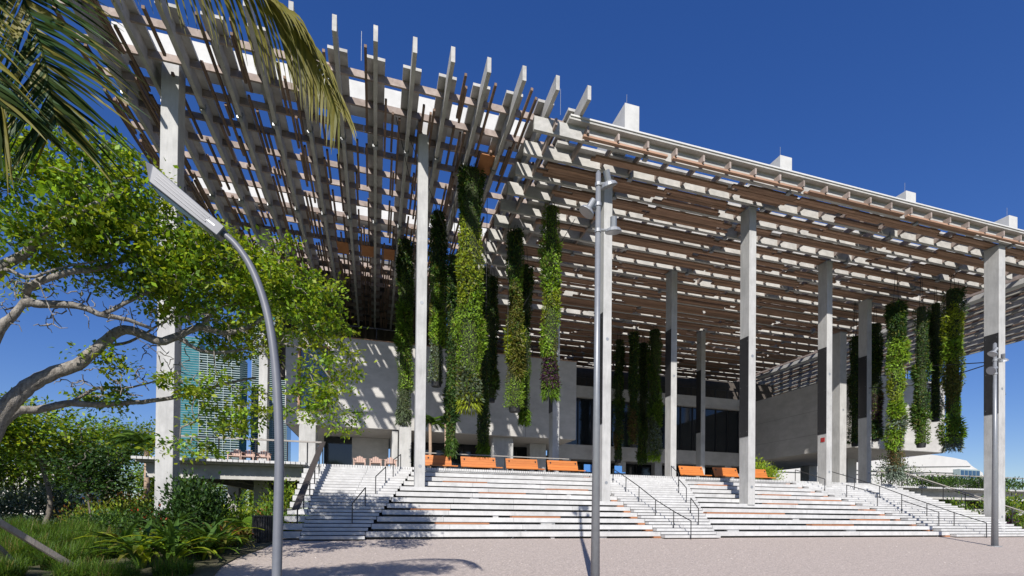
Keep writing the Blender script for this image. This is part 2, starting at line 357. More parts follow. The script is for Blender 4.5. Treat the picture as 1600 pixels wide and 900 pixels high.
# ground storey under left box
for x0,x1,y0,y1 in [(10.95,13.0,45.3,46.2),(2.0,3.0,42.6,43.6),(-6.2,-4.9,44,46),(15.6,17.4,48,49)]: MB().box(x0,x1,y0,y1,DECK,LGB-.06).build('pier', conc, mb)
MB().box(1.45,1.95,44.7,50,DECK,LGB-.07).build('return_wall', conc, mb)
MB().box(-2.2,1.3,50,50.5,DECK,LGB-.07).build('lobby_wall', conc_wall, mb)
gl = MB().box(-4.8,-2.2,50.1,50.2,DECK,LGB-.07).build('lobby_glass', glass, mb)
gl = MB().box(1.9,17.7,51,51.1,DECK,LGB-.07).build('lobby_glass', glass, mb)
for x in range(3,18,2): bar('mullion', x-.04,x+.04,50.9,50.99,DECK,LGB-.08,bronze,mb)
# central recess: floor slabs, glazing
MB().box(19.35,46.2,52.0,53,15.1,16.45).build('floor_beam', conc_wall, mb)
MB().box(19.35,46.2,52.0,53,7.8,9.5).build('floor_beam', conc_wall, mb)
MB().box(18.25,46.2,52.5,52.6,9.5,15.1).build('curtain_wall', glass, mb)
for i,x in enumerate(np.arange(19.5,46,1.75)): bar('mullion', x-.05,x+.05,52.38,52.49,9.51,15.09,bronze,mb)
MB().box(18.25,46.2,53.002,58,7.85,8.2).build('soffit', conc_wall, mb)
MB().box(18.25,46.2,55.0,55.1,DECK,7.849).build('entrance_glass', glass, mb)
for i,x in enumerate(np.arange(19,46,2.2)): bar('mullion', x-.05,x+.05,54.88,54.99,DECK,7.78,bronze,mb)
for x in (21,28.2,33.2,39.3,43.5): MB().box(x,x+1.0,52.2,53,DECK,7.79).build('pier', conc, mb)
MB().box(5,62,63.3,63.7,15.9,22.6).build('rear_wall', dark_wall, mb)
MB().box(18.25,60,53.1,72,15.6,16.0).build('roof_terrace', conc_dark, mb)
rl = MB()
for x in np.arange(18.5,46,1.8): rl.box(x-.04,x+.04,52.1,52.2,16.46,17.6)
rl.box(18.3,46,52.1,52.2,17.5,17.6); rl.build('roof_railing', bronze, mb)
# right gallery box
rb = MB()
rb.prism([(46.3,37),(59,37),(59,66),(43.6,66),(43.6,55),(46.3,52)], GB+.0, 15.85); rb.build('gallery_box', conc_wall, mb)
for z in (10.3,12.9): MB().box(46.294,46.299,37.1,52,z,z+.02).build('wall_joint', conc_dark, mb)
for i in range(30): bar('soffit_board', 46.4,58.9,37.05+i*.4,37.4+i*.4,GB-.05-.006*(i%2),GB-.003,soffit_m,mb)
for x,y in [(48,41),(54,44),(47.5,50),(57,52)]: MB().box(x,x+1.4,y,y+1.4,DECK,GB-.06).build('pier', conc, mb)
MB().box(46,47,58,58.2,DECK,GB-.06).build('lobby_wall', conc_wall, mb)
for x in np.arange(47.5,58,1.6): MB().box(x-.03,x+.03,37.2,37.26,15.86,17).build('roof_railing_post', bronze, mb)
# ------------------------------------------------------------------ columns
def column(x, y, z0, z1, label, panel=None, wx=.56, wy=.84, bolts=True, base_panel=False):
    t = thing('concrete_column', label, 'column', (x,y,z0), 'square concrete columns carrying the canopy')
    MB().box(x-wx/2,x+wx/2,y-wy/2,y+wy/2,z0,z1).build('shaft', conc, t, bevel=.015)
    if panel:
        p0,p1 = panel
        pn = MB().box(x-wx/2-.03,x-wx/2-.001,y-wy/2+.02,y+wy/2-.02,p0,p1).build('dark_panel', black_p, t)
        for q in (p0+.3,(p0+p1)/2,p1-.3):
            bb = MB()
            for yy in (y-wy*.35,y+wy*.35): bb.tube([(x-wx/2-.038,yy,q),(x-wx/2-.028,yy,q)],.02,6)
            o = bb.build('bolt', steel, None); o.parent = pn; o.matrix_parent_inverse = pn.matrix_world.inverted()
    for zz in (z0+1.2, z0+(z1-z0)*.5):
        MB().tube([(x,y-wy/2-.012,zz),(x,y-wy/2+.01,zz)],.10,12).build('cover_plate', steel, t)
    MB().box(x-wx/2-.06,x+wx/2+.06,y-wy/2-.06,y+wy/2+.06,z1-.02,z1+.05).build('bearing_plate', steel, t)
    return t
column(-10.2,28.5,.1,24.1,'tall column at the far left rising out of the garden shrubs',wx=.78,wy=.9)
column(2.5,28.5,2.75,24.1,'slender bright column in front of the hanging gardens left of centre',wx=.58,wy=.7)
column(13.55,27,2.0,21.95,'column standing on the central stair close behind the spotlight pole',(6.8,13.6))
column(24.2,26.9,2.0,21.95,'column with long dark panel standing among the right seating tiers',(6.6,13.3))
column(35.25,30.7,3.7,21.95,'column with dark panel and small red sign by the right flight of steps',(8.0,15.0))
column(45.5,25.2,.2,21.95,'rightmost large column with long dark panel behind the right spotlight pole',(9.2,15.3),wx=.7,wy=.95)
column(24.15,35.6,DECK,21.95,'column with a dark panel at the head of the central stair',(11.4,17.0))
column(13.6,35.7,DECK,21.95,'column mostly hidden by the purple-bottomed hanging garden',(9.3,15.5))
column(35.2,46.2,DECK,21.95,'thin far column with dark panel in front of the glazed back wall',(10.6,17.6))
column(43.8,34.0,DECK,21.4,'column beside the lit corner of the right gallery box',(10.5,16.2))
column(42.9,35.9,DECK,18.9,'shaded grey column between the two columns on the right',wx=.8,wy=1.)
column(57,26.5,.1,21.95,'column cut off by the right edge of the photo',(9,17))
column(-8.3,41,DECK,23.0,'column at the left corner of the gallery wall before the second tower',wx=.6,wy=.8)
o = MB().box(34.945,34.968,30.45,30.8,7.35,7.7).build('wall_sign', red_s); tag(o,'small red sign fixed low on the panelled column','sign')
# ------------------------------------------------------------------ canopy
def tbeam_mesh(name, L, ext, wd, fl, m):   # web plus flange along local +Y, top of flange at z=0, web sticks out 'ext' past the flange at y=0
    b = MB(); b.box(-wd/2,wd/2,0,L,-.90,-.152); b.box(-fl/2,fl/2,ext,L,-.15,0); return b.mesh(name, m)
def inst(name, me, parent, loc, rz=0):
    o = bpy.data.objects.new(name, me); COL.objects.link(o); o.parent = parent; o.matrix_parent_inverse = parent.matrix_world.inverted()
    o.location = loc; o.rotation_euler = (0,0,rz); return o
clamp_me = MB().box(-.16,.16,-.05,.05,-.98,-.62).box(-.12,.12,-.14,.14,-1.04,-.98).tube([(-.2,0,-.75),(.2,0,-.75)],.04,6).mesh('clamp', steel)
LC = thing('left_canopy', 'open slatted canopy on the left with projecting fins and blue sky showing through', 'canopy', (-1,28,23))
fin = tbeam_mesh('fin_beam', 36, 1.75, .20, .92, conc_beam)
for i in range(-6, 8):
    x = -2.0+1.8*i; inst('fin_beam', fin, LC, (x,23.0+rng.uniform(-.05,.05),23.92))
    for yy in (29.6,37.5): inst('clamp', clamp_me, LC, (x,yy,23.92))
for j in range(0,19):
    y = 25.55+1.78*j; z = 23.40
    cuts = [-13.8, -7.5+rng.uniform(-1.5,1.5), -1.0+rng.uniform(-1.5,1.5), 5.5+rng.uniform(-1.5,1.5), 12.0]
    for a,b in zip(cuts[:-1],cuts[1:]): bar('cross_board', a+.01,b-.01,y,y+.12,z+rng.uniform(-.01,.01),z+.355,board_w,LC)
girders = [(28.1,24.12,25.35),(39.3,24.12,25.35)]
for y,z0,z1 in girders: MB().box(-12.75,8.9,y,y+.95,z0,z1).build('girder', conc_girder, LC)
lrest = MB(); cand = []
for i in range(-7, 7):
    xb = -2.0+1.8*i
    for s_ in (.52,.70,.90,1.10,1.28):
        y = 23.6+rng.uniform(0,4)
        while y < 57:
            dens = .52 if y < 33 else (.55 if y < 38 else .9)
            L = rng.uniform(2.2,6.5)
            if rng.random() < dens: cand.append((xb+s_+rng.uniform(-.05,.05), y, min(L, 59-y)))
            y += L+rng.uniform(.2,1.6)
cand = [c for c in cand if c[0] > -14]
cand.sort(key=lambda c: c[1])
for n_,(x,y,L) in enumerate(cand):
    if n_ < 290: bar('slat', x,x+.125,y,y+L,23.24,23.385,slat_l,LC)
    else: lrest.box(x,x+.125,y,y+L,23.24,23.385)
if lrest.v: lrest.build('far_slats', slat_l, LC, kind='stuff')
for x0,x1,y0,y1 in [(6.0,7.2,28.6,30.3),(-1.3,-.2,41.2,42.9),(.5,1.4,41.2,42.9),(4.3,5.2,41,42.6),(-3.2,-2.3,41.2,43)]: bar('soffit_panel', x0,x1,y0,y1,23.19,23.23,panel_m,LC)
# right canopy: beams run along X
RC = thing('right_canopy', 'large dense slatted canopy on the right with brown timber slats and pale beams', 'canopy', (30,27,22))
xb_me = tbeam_mesh('long_beam', 44.9, 1.9, .20, .92, conc_beam)
NW = 22
for j in range(NW):
    y = 24.62+1.78*j; inst('long_beam', xb_me, RC, (8.05,y,22.92), -math.pi/2)
    for xx in (14.9,25.2,36.5,46.5):
        if j % 2 == 0 or j < 4: inst('clamp', clamp_me, RC, (xx+rng.uniform(-.4,.4),y,22.88), math.pi/2)
for i in range(25):
    x = 9.1+1.86*i; a = 24.05; b = 62
    cuts = [a, 34+rng.uniform(-1.5,1.5), 44+rng.uniform(-2,2), b]
    for p,q in zip(cuts[:-1],cuts[1:]): bar('cross_board', x,x+.12,p+.01,q-.01,22.15,22.52,board_w,RC)
cand = []
PATS = [(0,1,2,3),(0,1,2),(1,2,3),(0,1,2,3,4),(1,2,3,4),(0,1,3,4),(0,1,2,4,5),(2,3,4)]
for j in range(NW-1):
    yw = 24.62+1.78*j; x = 10.3+rng.uniform(-1.2,2.2)
    while x < 52.6:
        L = rng.uniform(3.5,9.5); pat = list(rng.choice(PATS)); 
        if x < 12.5 and rng.random() < .5: pat = pat[:2]
        if j > 7 and rng.random() < .7: pat = sorted(set(pat+[rng.choice((3,4,5)),rng.choice((0,1,2))]))
        for k in pat: cand.append((max(9.2,x+rng.uniform(-.7,.7)), min(x+L+rng.uniform(-.7,.7),52.9), yw+.28+.228*k))
        x += L+rng.uniform(-.3,.8)
x = 10.8
while x < 52.6:          # boards hung under the front edge
    L = rng.uniform(5,11)
    for k in ((0,1) if rng.random() < .6 else (0,)): cand.append((x+rng.uniform(-.5,.5),min(x+L,52.9),24.2+.2*k))
    x += L+rng.uniform(-.2,.8)
cand.sort(key=lambda c: (c[2]**2+ (c[0]*.5)**2))
rest = MB()
for n_,(a,b,y) in enumerate(cand):
    z = 22.02+rng.uniform(-.012,.012)
    if n_ < 295: bar('slat', a,b,y,y+.205,z,z+.12,slat_r,RC)
    else: rest.box(a,b,y,y+.205,z,z+.12)
rest.build('far_slats', slat_r, RC, kind='stuff')
# one large beam per column row, running away from the viewer above the canopy, its end block showing
for n_,(x,z1,nm) in enumerate([(13.85,24.62,''),(24.75,24.0,''),(35.5,23.85,''),(46.0,24.05,''),(57.6,24.0,'')]):
    g = MB().box(x-.46,x+.46,24.32,62,22.93,z1).build('girder', conc_girder, RC, bevel=.02)
    o = MB().tube([(x-.2,24.6,z1),(x-.2,24.6,z1+.75)],.012,5).build('lightning_rod', steel, None); o.parent = g; o.matrix_parent_inverse = g.matrix_world.inverted()
for x,y,z in [(-.9,23.4,23.93),(9.9,23.6,23.93)]:
    MB().tube([(x,y+1.8,z),(x,y+1.8,z+1.5)],.012,5).build('lightning_rod', steel, LC)
# canopy front gutter edge
MB().box(10.0,60,24.10,24.16,22.90,22.99).build('edge_trim', white_p, RC)
# flank canopy on the far right
FC = thing('flank_canopy', 'pale slatted canopy at the far right seen behind the rightmost column', 'canopy', (60,40,23))
fin2 = tbeam_mesh('fin_beam_far', 68, .8, .2, .92, conc_beam)
for i in range(13): inst('fin_beam', fin2, FC, (54.0+1.8*i,27.0,23.92))
for j in range(37): bar('cross_board', 53.2,77,28+1.78*j,28.12+1.78*j,23.40,23.75,board_w,FC)
for n_ in range(270):
    x = 54.0+1.8*rng.randint(0,11)+rng.choice([.5,.8,1.1,1.35]); y = rng.uniform(27,88); bar('slat', x,x+.13,y,y+rng.uniform(3,7),23.24,23.38,slat_l,FC)
if 0: BC = thing('rear_canopy', 'dark rear canopy bay above the right gallery roof', 'canopy', (48,60,23))
for i in range(0): inst('fin_beam', fin2, BC, (33.5+1.8*i,63.6,23.0))
# ------------------------------------------------------------------ hanging gardens
felt = mat('mossy felt', (.018,.026,.010), .95, (.04,.05,.018), 8)
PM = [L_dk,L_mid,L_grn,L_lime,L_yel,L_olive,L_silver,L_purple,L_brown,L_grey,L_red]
def hanging(x, y, zt, zb, rad, label, zcab, bands=None, n=None, seed=0, dark=0., tail=None):
    q = np.random.default_rng(100+seed)
    t = thing('hanging_garden', label, 'hanging plants', (x,y,zb), 'planted columns hanging from the canopy')
    rad *= .82
    MB().tube([(x,y,zb),(x,y,zt)],rad*.62,12).build('felt_core', felt, t)
    MB().tube([(x,y,zb-.28),(x,y,zb+.05)],[rad*.62,rad*.7],14).build('end_cap', plastic, t)
    c = MB()
    for s_ in (-1,1): c.tube([(x+s_*rad*.5,y,zt-.1),(x+s_*rad*.12,y,zcab)],.02,5)
    c.build('cable', bronze, t)
    H = zt-zb; n = n or int(2*math.pi*rad*H*230)
    # patchwork of species: seeds over (angle, height); top leaves darkened to paint canopy shade
    ns = max(8,int(H*1.5)); sa = q.uniform(0,2*math.pi,ns); sh = q.uniform(0,1,ns)
    if bands is None: bands = [0,1,0,2,1,3,2,4,5,3,9,2]
    sm = np.array([bands[min(len(bands)-1,int((1-h+q.uniform(-.06,.06))*len(bands)))] if 0 <= (1-h) < 1 else bands[-1] for h in sh]).clip(0,10)
    ssz = q.choice([.10,.15,.2,.28,.4],ns,p=[.25,.3,.25,.12,.08]); sdr = q.uniform(-.9,.5,ns); sbul = q.choice([.35,.7,1.0,1.3,1.9],ns,p=[.15,.25,.3,.2,.1])
    a = q.uniform(0,2*math.pi,n); h = q.uniform(0,1,n)
    da = np.abs(((a[:,None]-sa[None]+math.pi) % (2*math.pi))-math.pi)*rad; dh = np.abs(h[:,None]-sh[None])*H
    d = np.hypot(da,dh*.7)+q.uniform(0,.18,(n,ns)); k = d.argmin(1)
    wob = 1+.10*np.sin(h*H*1.3+seed)+.07*np.sin(h*H*3.1+a*2+seed*2)
    rr = rad*wob*(.60+.36*sbul[k]*q.uniform(.3,1.05,n))
    base = np.stack([x+rr*np.cos(a), y+rr*np.sin(a), zb+h*H],1)
    out = np.stack([np.cos(a),np.sin(a),np.zeros(n)],1)
    ax = out*.42+q.normal(size=(n,3))*.6; ax[:,2] += sdr[k]
    nrm = out*.9+q.normal(size=(n,3))*.45+np.array([0,0,.35])
    ln = ssz[k]*q.uniform(.7,1.4,n); wd = np.minimum(ln*q.uniform(.3,.6,n),.1)
    mi = sm[k].copy(); mi[(mi == 10) & (q.random(n) < .8)] = 2; sw = q.random(n) < .34; mi[sw] = q.choice([0,1,2,5,5],sw.sum())
    me = leaf_mesh('foliage', base, ax, nrm, ln, wd, PM, mi)
    o = link('foliage', me, t); o['kind'] = 'stuff'
    # trailing plants at the bottom
    if tail is not None:
        n2 = 500; a = q.uniform(0,2*math.pi,n2); base = np.stack([x+rad*.75*np.cos(a),y+rad*.75*np.sin(a),zb+q.uniform(-.5,.6,n2)],1)
        ax = np.stack([np.cos(a)*.5,np.sin(a)*.5,np.full(n2,-.9)],1)+q.normal(size=(n2,3))*.3
        o = link('trailing_foliage', leaf_mesh('trailing_foliage', base, ax, q.normal(size=(n2,3)), q.uniform(.2,.5,n2), q.uniform(.05,.1,n2), PM, np.full(n2,tail)), t); o['kind'] = 'stuff'
    return t
H_ = hanging
H_(2.15,39.0,22.9,8.9,.72,'leftmost hanging garden partly behind the slender bright column',23.3,[0,0,1,1,2,2,2,3,2,3,3,9],seed=1,tail=9)
H_(4.12,34.2,22.6,10.5,.66,'narrow hanging garden just right of the slender bright column ending in a black pot',23.3,[0,0,0,1,1,2,5,2,3,3,6,9],seed=2)
H_(5.66,29.9,22.9,8.3,.98,'largest and tallest hanging garden with red tinted tufts and a silvery bottom',23.3,[0,1,1,2,2,3,4,4,3,3,3,4,3,5,9],seed=3,tail=4)
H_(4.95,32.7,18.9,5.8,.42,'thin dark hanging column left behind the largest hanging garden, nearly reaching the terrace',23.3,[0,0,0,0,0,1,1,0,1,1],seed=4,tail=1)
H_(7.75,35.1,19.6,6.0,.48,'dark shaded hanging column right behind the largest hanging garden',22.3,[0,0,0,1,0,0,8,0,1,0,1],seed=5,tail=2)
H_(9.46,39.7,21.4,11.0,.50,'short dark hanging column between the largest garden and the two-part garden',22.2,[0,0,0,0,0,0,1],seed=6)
H_(9.64,33.3,21.6,8.9,.76,'hanging garden with orange specks and grey bottom, second from the central pole',22.2,[0,1,2,2,3,3,5,4,3,4,5,3,3,9],seed=7)
H_(11.1,35.6,20.6,8.8,.50,'dark trailing hanging column close behind the grey-bottomed garden',22.2,[0,0,0,0,1,0,2,0,2],seed=8,tail=2)
H_(11.1,29.9,21.6,9.5,.70,'hanging garden with purple tuft at its bottom, nearest the central pole',22.2,[0,2,2,3,3,2,3,4,4,3,3,5,9,7,7],seed=9,tail=2)
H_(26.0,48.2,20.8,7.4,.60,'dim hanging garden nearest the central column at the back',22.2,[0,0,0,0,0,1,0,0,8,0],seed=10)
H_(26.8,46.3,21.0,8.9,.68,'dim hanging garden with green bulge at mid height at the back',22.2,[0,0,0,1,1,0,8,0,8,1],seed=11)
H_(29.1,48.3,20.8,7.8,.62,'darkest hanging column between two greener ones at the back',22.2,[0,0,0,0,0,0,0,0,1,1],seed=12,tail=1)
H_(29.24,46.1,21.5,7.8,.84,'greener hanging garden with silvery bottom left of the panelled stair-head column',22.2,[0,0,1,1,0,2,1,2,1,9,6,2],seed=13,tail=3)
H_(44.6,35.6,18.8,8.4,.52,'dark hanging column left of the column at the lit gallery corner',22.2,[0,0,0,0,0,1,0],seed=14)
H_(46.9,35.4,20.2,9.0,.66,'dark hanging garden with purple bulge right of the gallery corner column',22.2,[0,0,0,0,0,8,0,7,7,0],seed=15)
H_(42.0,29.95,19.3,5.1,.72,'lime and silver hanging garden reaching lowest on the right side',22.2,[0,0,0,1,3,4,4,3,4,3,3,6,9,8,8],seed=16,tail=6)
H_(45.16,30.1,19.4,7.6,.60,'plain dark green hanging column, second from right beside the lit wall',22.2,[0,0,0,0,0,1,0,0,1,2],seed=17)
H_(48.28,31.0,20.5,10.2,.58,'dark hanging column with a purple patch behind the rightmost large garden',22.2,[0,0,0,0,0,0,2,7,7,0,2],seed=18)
H_(47.17,29.0,20.7,7.6,.82,'rightmost large hanging garden with yellow green upper patch and red flowers',22.2,[0,0,0,4,4,3,3,4,5,5,2,10,3,2,3],seed=19,tail=6)
H_(66,36.5,17.8,14.6,.75,'small purple hanging plant peeking out right of the rightmost large column',23.4,[0,7,7,7],seed=20)
# ------------------------------------------------------------------ handrails
def handrail(label, pts, ext0=None, ext1=None, r=.028, h=.95, m=bronze):
    t = thing('handrail', label, 'handrail', pts[0], 'thin dark stair handrails')
    for p in pts: MB().tube([(p[0],p[1],p[2]-.05),(p[0],p[1],p[2]+h)],r*.95,8).build('post', m, t)
    top = [(p[0],p[1],p[2]+h) for p in pts]
    if ext0: top = [(pts[0][0]+ext0[0],pts[0][1]+ext0[1],top[0][2]+ext0[2])]+top
    if ext1: top = top+[(pts[-1][0]+ext1[0],pts[-1][1]+ext1[1],top[-1][2]+ext1[2])]
    MB().tube(top,r,8).build('rail', m, t); return t
ST = lambda y: max(0, math.floor((y-22.425)/.375+1)*R/2)
def HP(*a): return [(x,y,ST(y)) for x,y in a]
handrail('topmost short handrail on the shaded left flight', HP((1.05,29.55),(1.55,31.0)))
handrail('middle short handrail on the shaded left flight', HP((.05,27.1),(.6,28.7)))
handrail('lowest short handrail on the shaded left flight', HP((-1.0,23.8),(-.45,25.6)))
handrail('long handrail with six posts down the left of the central stair', HP((15.7,29.8),(15.74,28.1),(15.81,26.6),(15.96,25.0),(16.1,23.4),(16.42,22.3)))
handrail('topmost short handrail on the right of the central stair', HP((20.6,29.4),(21.1,31.0)))
handrail('middle short handrail on the right of the central stair', HP((19.3,26.7),(19.85,28.3)))
handrail('lowest short handrail on the right of the central stair', HP((17.95,23.7),(18.6,25.3)))
handrail('longest handrail down the middle of the far right flight', HP((36.7,31.4),(37.3,29.8),(38.0,28.3),(38.35,26.9),(38.7,25.4),(39.05,23.9),(39.5,22.3)))
handrail('short upper handrail left of the longest one on the right flight', HP((35.5,26.6),(34.66,28.3)))
handrail('short lower handrail left of the longest one on the right flight', HP((37.4,23.8),(36.5,25.6)))
handrail('short handrail at the head of the right seating tiers by the green shrub', HP((33.0,31.4),(33.9,29.5)))
# broad sloping rail on the left
t = thing('sloping_handrail', 'broad dark sloping handrail at the left edge of the shaded steps', 'handrail', (-3.3,24,0))
MB().beam((-3.42,23.6,1.35),(-3.05,31.2,5.5),.30,.07).build('rail', rail_dark, t)
for q in (0,.2,.42,.62,.82,1.0):
    x = -3.36+q*.33; y = 23.7+q*7.3; z = 1.36+q*4.02
    MB().tube([(x,y,ST(y)-.02),(x,y,z)],.035,6).build('post', bronze, t)
MB().tube([(-4.3,23.4,1.27),(-3.42,23.6,1.33)],.03,6).build('rail_return', bronze, t); MB().tube([(-4.0,23.45,.0),(-4.0,23.45,1.28)],.03,6).build('post', bronze, t)
t = thing('sloping_handrail', 'long pale-topped handrail down the outer edge of the far right stair', 'handrail', (44,31,4))
MB().tube([(43.0,31.2,5.3),(44.2,31.0,5.27),(48.9,24.6,1.55)],.055,8).build('rail', rail_top, t); MB().tube([(44.2,31.0,5.12),(48.9,24.6,1.36)],.03,6).build('lower_rail', bronze, t)
for q in (.0,.17,.34,.51,.68,.85,1): MB().tube([(44.2+q*4.7,31-q*6.4,4.0-q*3.9),(44.2+q*4.7,31-q*6.4,5.25-q*3.7)],.035,6).build('post', bronze, t)
t = thing('deck_railing', 'pale-topped railing along the left raised deck', 'railing', (-8,31,DECK), 'terrace railings')
MB().box(-11.6,-3.1,31.0,31.14,5.4,5.49).build('top_rail', rail_top, t)
for x in (-11,-9.2,-8.6,-6.7,-5,-3.9): MB().tube([(x,31.07,DECK),(x,31.07,5.4)],.04,6).build('post', bronze, t)
t = thing('deck_railing', 'railing with dark posts along the right raised deck', 'railing', (55,32.5,DECK), 'terrace railings')
MB().box(43.2,80,32.9,33.02,5.38,5.46).build('top_rail', rail_top, t)
for x in np.arange(44.5,80,3.2): MB().tube([(x,32.96,DECK),(x,32.96,5.4)],.04,6).build('post', bronze, t)
t = thing('deck_railing', 'slim grey railing behind the left row of orange benches', 'railing', (8,33.5,DECK), 'terrace railings')
MB().box(2.8,14.0,33.5,33.58,5.38,5.45).build('top_rail', rail_top, t)
for x in (3.2,9,14): MB().tube([(x,33.54,DECK),(x,33.54,5.4)],.035,6).build('post', bronze, t)
# ------------------------------------------------------------------ benches and chairs
def bench(x0, x1, label):
    t = thing('bench', label, 'bench', (x0,32.3,DECK), 'orange timber benches on the terrace edge')
    for i in range(3): bar('seat_slat', x0,x1+.35,31.98+i*.17,32.135+i*.17,DECK+.26,DECK+.32,orange_w,t)
    for i in range(4):
        o = bar('back_slat', x0,x1,32.52+i*.07,32.56+i*.07,DECK+.34+i*.175,DECK+.507+i*.175,orange_w,t); o.rotation_euler = (-.2,0,0)
    for x in (x0+.2,x1-.2): MB().box(x,x+.09,32.0,32.75,DECK,DECK+.256).box(x,x+.09,32.66,32.74,DECK+.25,DECK+.9).build('bench_frame', bronze, t)
for a,b,l in [(3.2,5.0,'leftmost orange bench, half hidden by the slender bright column'),(5.65,8.1,'second orange bench, wide, under the largest hanging garden'),(8.85,11.2,'third orange bench, left of the panelled column base'),(11.95,14.3,'fourth orange bench, beside the spotlight pole'),
    (22.95,25.1,'orange bench right of the central stair head'),(26.1,28.4,'orange bench partly shaded by the panelled column'),(28.7,31.3,'last orange bench on the right, right of the panelled column')]: bench(a,b,l)
def adirondack(x, y, label):
    t = thing('garden_chair', label, 'chair', (x,y,DECK), 'pale pink fan-back chairs')
    for i in range(5):
        dx = (i-2)*.13; hh = .80-.05*abs(i-2)**1.5
        MB().prism([(x+dx-.055,y),(x+dx+.055,y),(x+dx+.055,y+.03),(x+dx-.055,y+.03)],DECK+.3,DECK+hh).build('back_slat', pink_ch, t)
    MB().box(x-.32,x+.32,y-.55,y+.02,DECK+.33,DECK+.37).build('seat', pink_ch, t)
    for s_ in (-1,1):
        MB().box(x+s_*.36-.06,x+s_*.36+.06,y-.6,y+.1,DECK+.55,DECK+.58).build('armrest', pink_ch, t)
        MB().box(x+s_*.34-.03,x+s_*.34+.03,y-.56,y-.48,DECK,DECK+.55).build('leg', pink_ch, t)
        MB().box(x+s_*.34-.03,x+s_*.34+.03,y+.0,y+.08,DECK,DECK+.55).build('leg', pink_ch, t)
for x,l in [(-.96,'leftmost pale pink fan-back chair on the terrace'),(.04,'middle pale pink fan-back chair on the terrace'),(.98,'right pale pink fan-back chair by the short handrail')]: adirondack(x,32.9,l)
for x,l in [(-7.9,'leftmost pink chair on the left raised deck behind the railing'),(-7.25,'middle pink chair on the left raised deck behind the railing'),(-6.45,'right pink chair on the left raised deck near the lamp post')]: adirondack(x,32.0,l)
def bluechair(x, y, label):
    t = thing('lounge_chair', label, 'chair', (x,y,DECK), 'blue chairs at the head of the central stair')
    o = MB().box(x-.32,x+.32,y,y+.06,DECK+.3,DECK+.9).build('backrest', blue_ch, t, bevel=.02)
    MB().box(x-.32,x+.32,y-.5,y,DECK+.3,DECK+.37).build('seat', blue_ch, t)
    for sx in (-.27,.27):
        for sy in (-.45,.02): MB().tube([(x+sx,y+sy,DECK),(x+sx,y+sy,DECK+.3)],.025,6).build('leg', bronze, t)
bluechair(15.4,33.2,'blue chair left of the spotlight pole'); bluechair(18.0,33.3,'blue chair right of the spotlight pole at the stair head')
# ------------------------------------------------------------------ poles
def spot(mb_parent, p, d, sc=.74):
    p = Vector(p); d = Vector(d).normalized()
    o = MB().tube([p-d*.42*sc,p-d*.05*sc],.13*sc,14).build('spotlight', pole_m, mb_parent, smooth=False)
    q = MB().tube([p-d*.05*sc,p+d*.02*sc,p+d*.12*sc,p+d*.14*sc],[.14*sc,.27*sc,.33*sc,.33*sc],16).build('hood', steel, None); q.parent = o; q.matrix_parent_inverse = o.matrix_world.inverted()
    q = MB().tube([p+d*.142*sc,p+d*.15*sc],.30*sc,16).build('lens', mat('lamp lens',(.35,.36,.38),.15) if 'lamp lens' not in bpy.data.materials else bpy.data.materials['lamp lens'], None); q.parent = o; q.matrix_parent_inverse = o.matrix_world.inverted()
def light_pole(x, y, label, spots, rb):
    t = thing('spotlight_pole', label, 'light pole', (x,y,gz(y)), 'tall grey spotlight poles')
    z = gz(y)
    MB().tube([(x,y,z-.1),(x,y,z+6),(x,y,11.35)],[rb,rb*.66,rb*.54],18).build('shaft', pole_m, t, smooth=True)
    for zz in (9.62,10.4,11.0): MB().tube([(x,y,zz-.05),(x,y,zz+.05)],rb*.72,16).build('collar', steel, t)
    MB().tube([(x,y,z-.02),(x,y,z+.03)],rb*1.9,18).build('base_plate', steel, t)
    MB().tube([(x,y,11.35),(x,y,11.42)],[rb*.58,.03],12).build('cap', steel, t)
    for a,p,d in spots:
        MB().tube([(x,y,a),(p[0]*.6+x*.4,p[1]*.6+y*.4,a),(p[0],p[1],p[2])],.04,8).build('bracket', steel, t)
        spot(t, p, d)
    return t
light_pole(6.28,12.98,'near grey pole with three spotlights in front of the central steps',
    [(11.0,(6.52,12.8,11.0),(.38,.25,-.9)),(10.3,(5.92,12.9,10.15),(-.5,.2,-.85)),(9.65,(6.72,12.85,9.7),(.1,.2,-1))], .138)
light_pole(34.45,19.06,'far right grey pole with three small spotlights by the end of the steps',
    [(11.0,(34.05,18.9,10.75),(-.5,.2,-.8)),(10.5,(34.85,18.9,10.45),(.35,.2,-.8)),(9.9,(33.95,18.9,9.75),(-.9,.1,-.5))], .165)
t = thing('street_lamp', 'curved grey street lamp with long trough head in front of the left tree', 'street lamp', (-.89,5.04,-.95))
KL = .48
def near(p): return (p[0]*KL, p[1]*KL, 1.17+(p[2]-1.17)*KL)
pl = [(-.905,5.04,-1.0)]+[near(p) for p in [(-1.84,10.5,1.19),(-1.84,10.5,2.46),(-1.9,10.5,3.74),(-2.01,10.5,4.72),(-2.17,10.5,5.43),(-2.4,10.5,6.02),(-2.68,10.5,6.42),(-2.97,10.5,6.64)]]
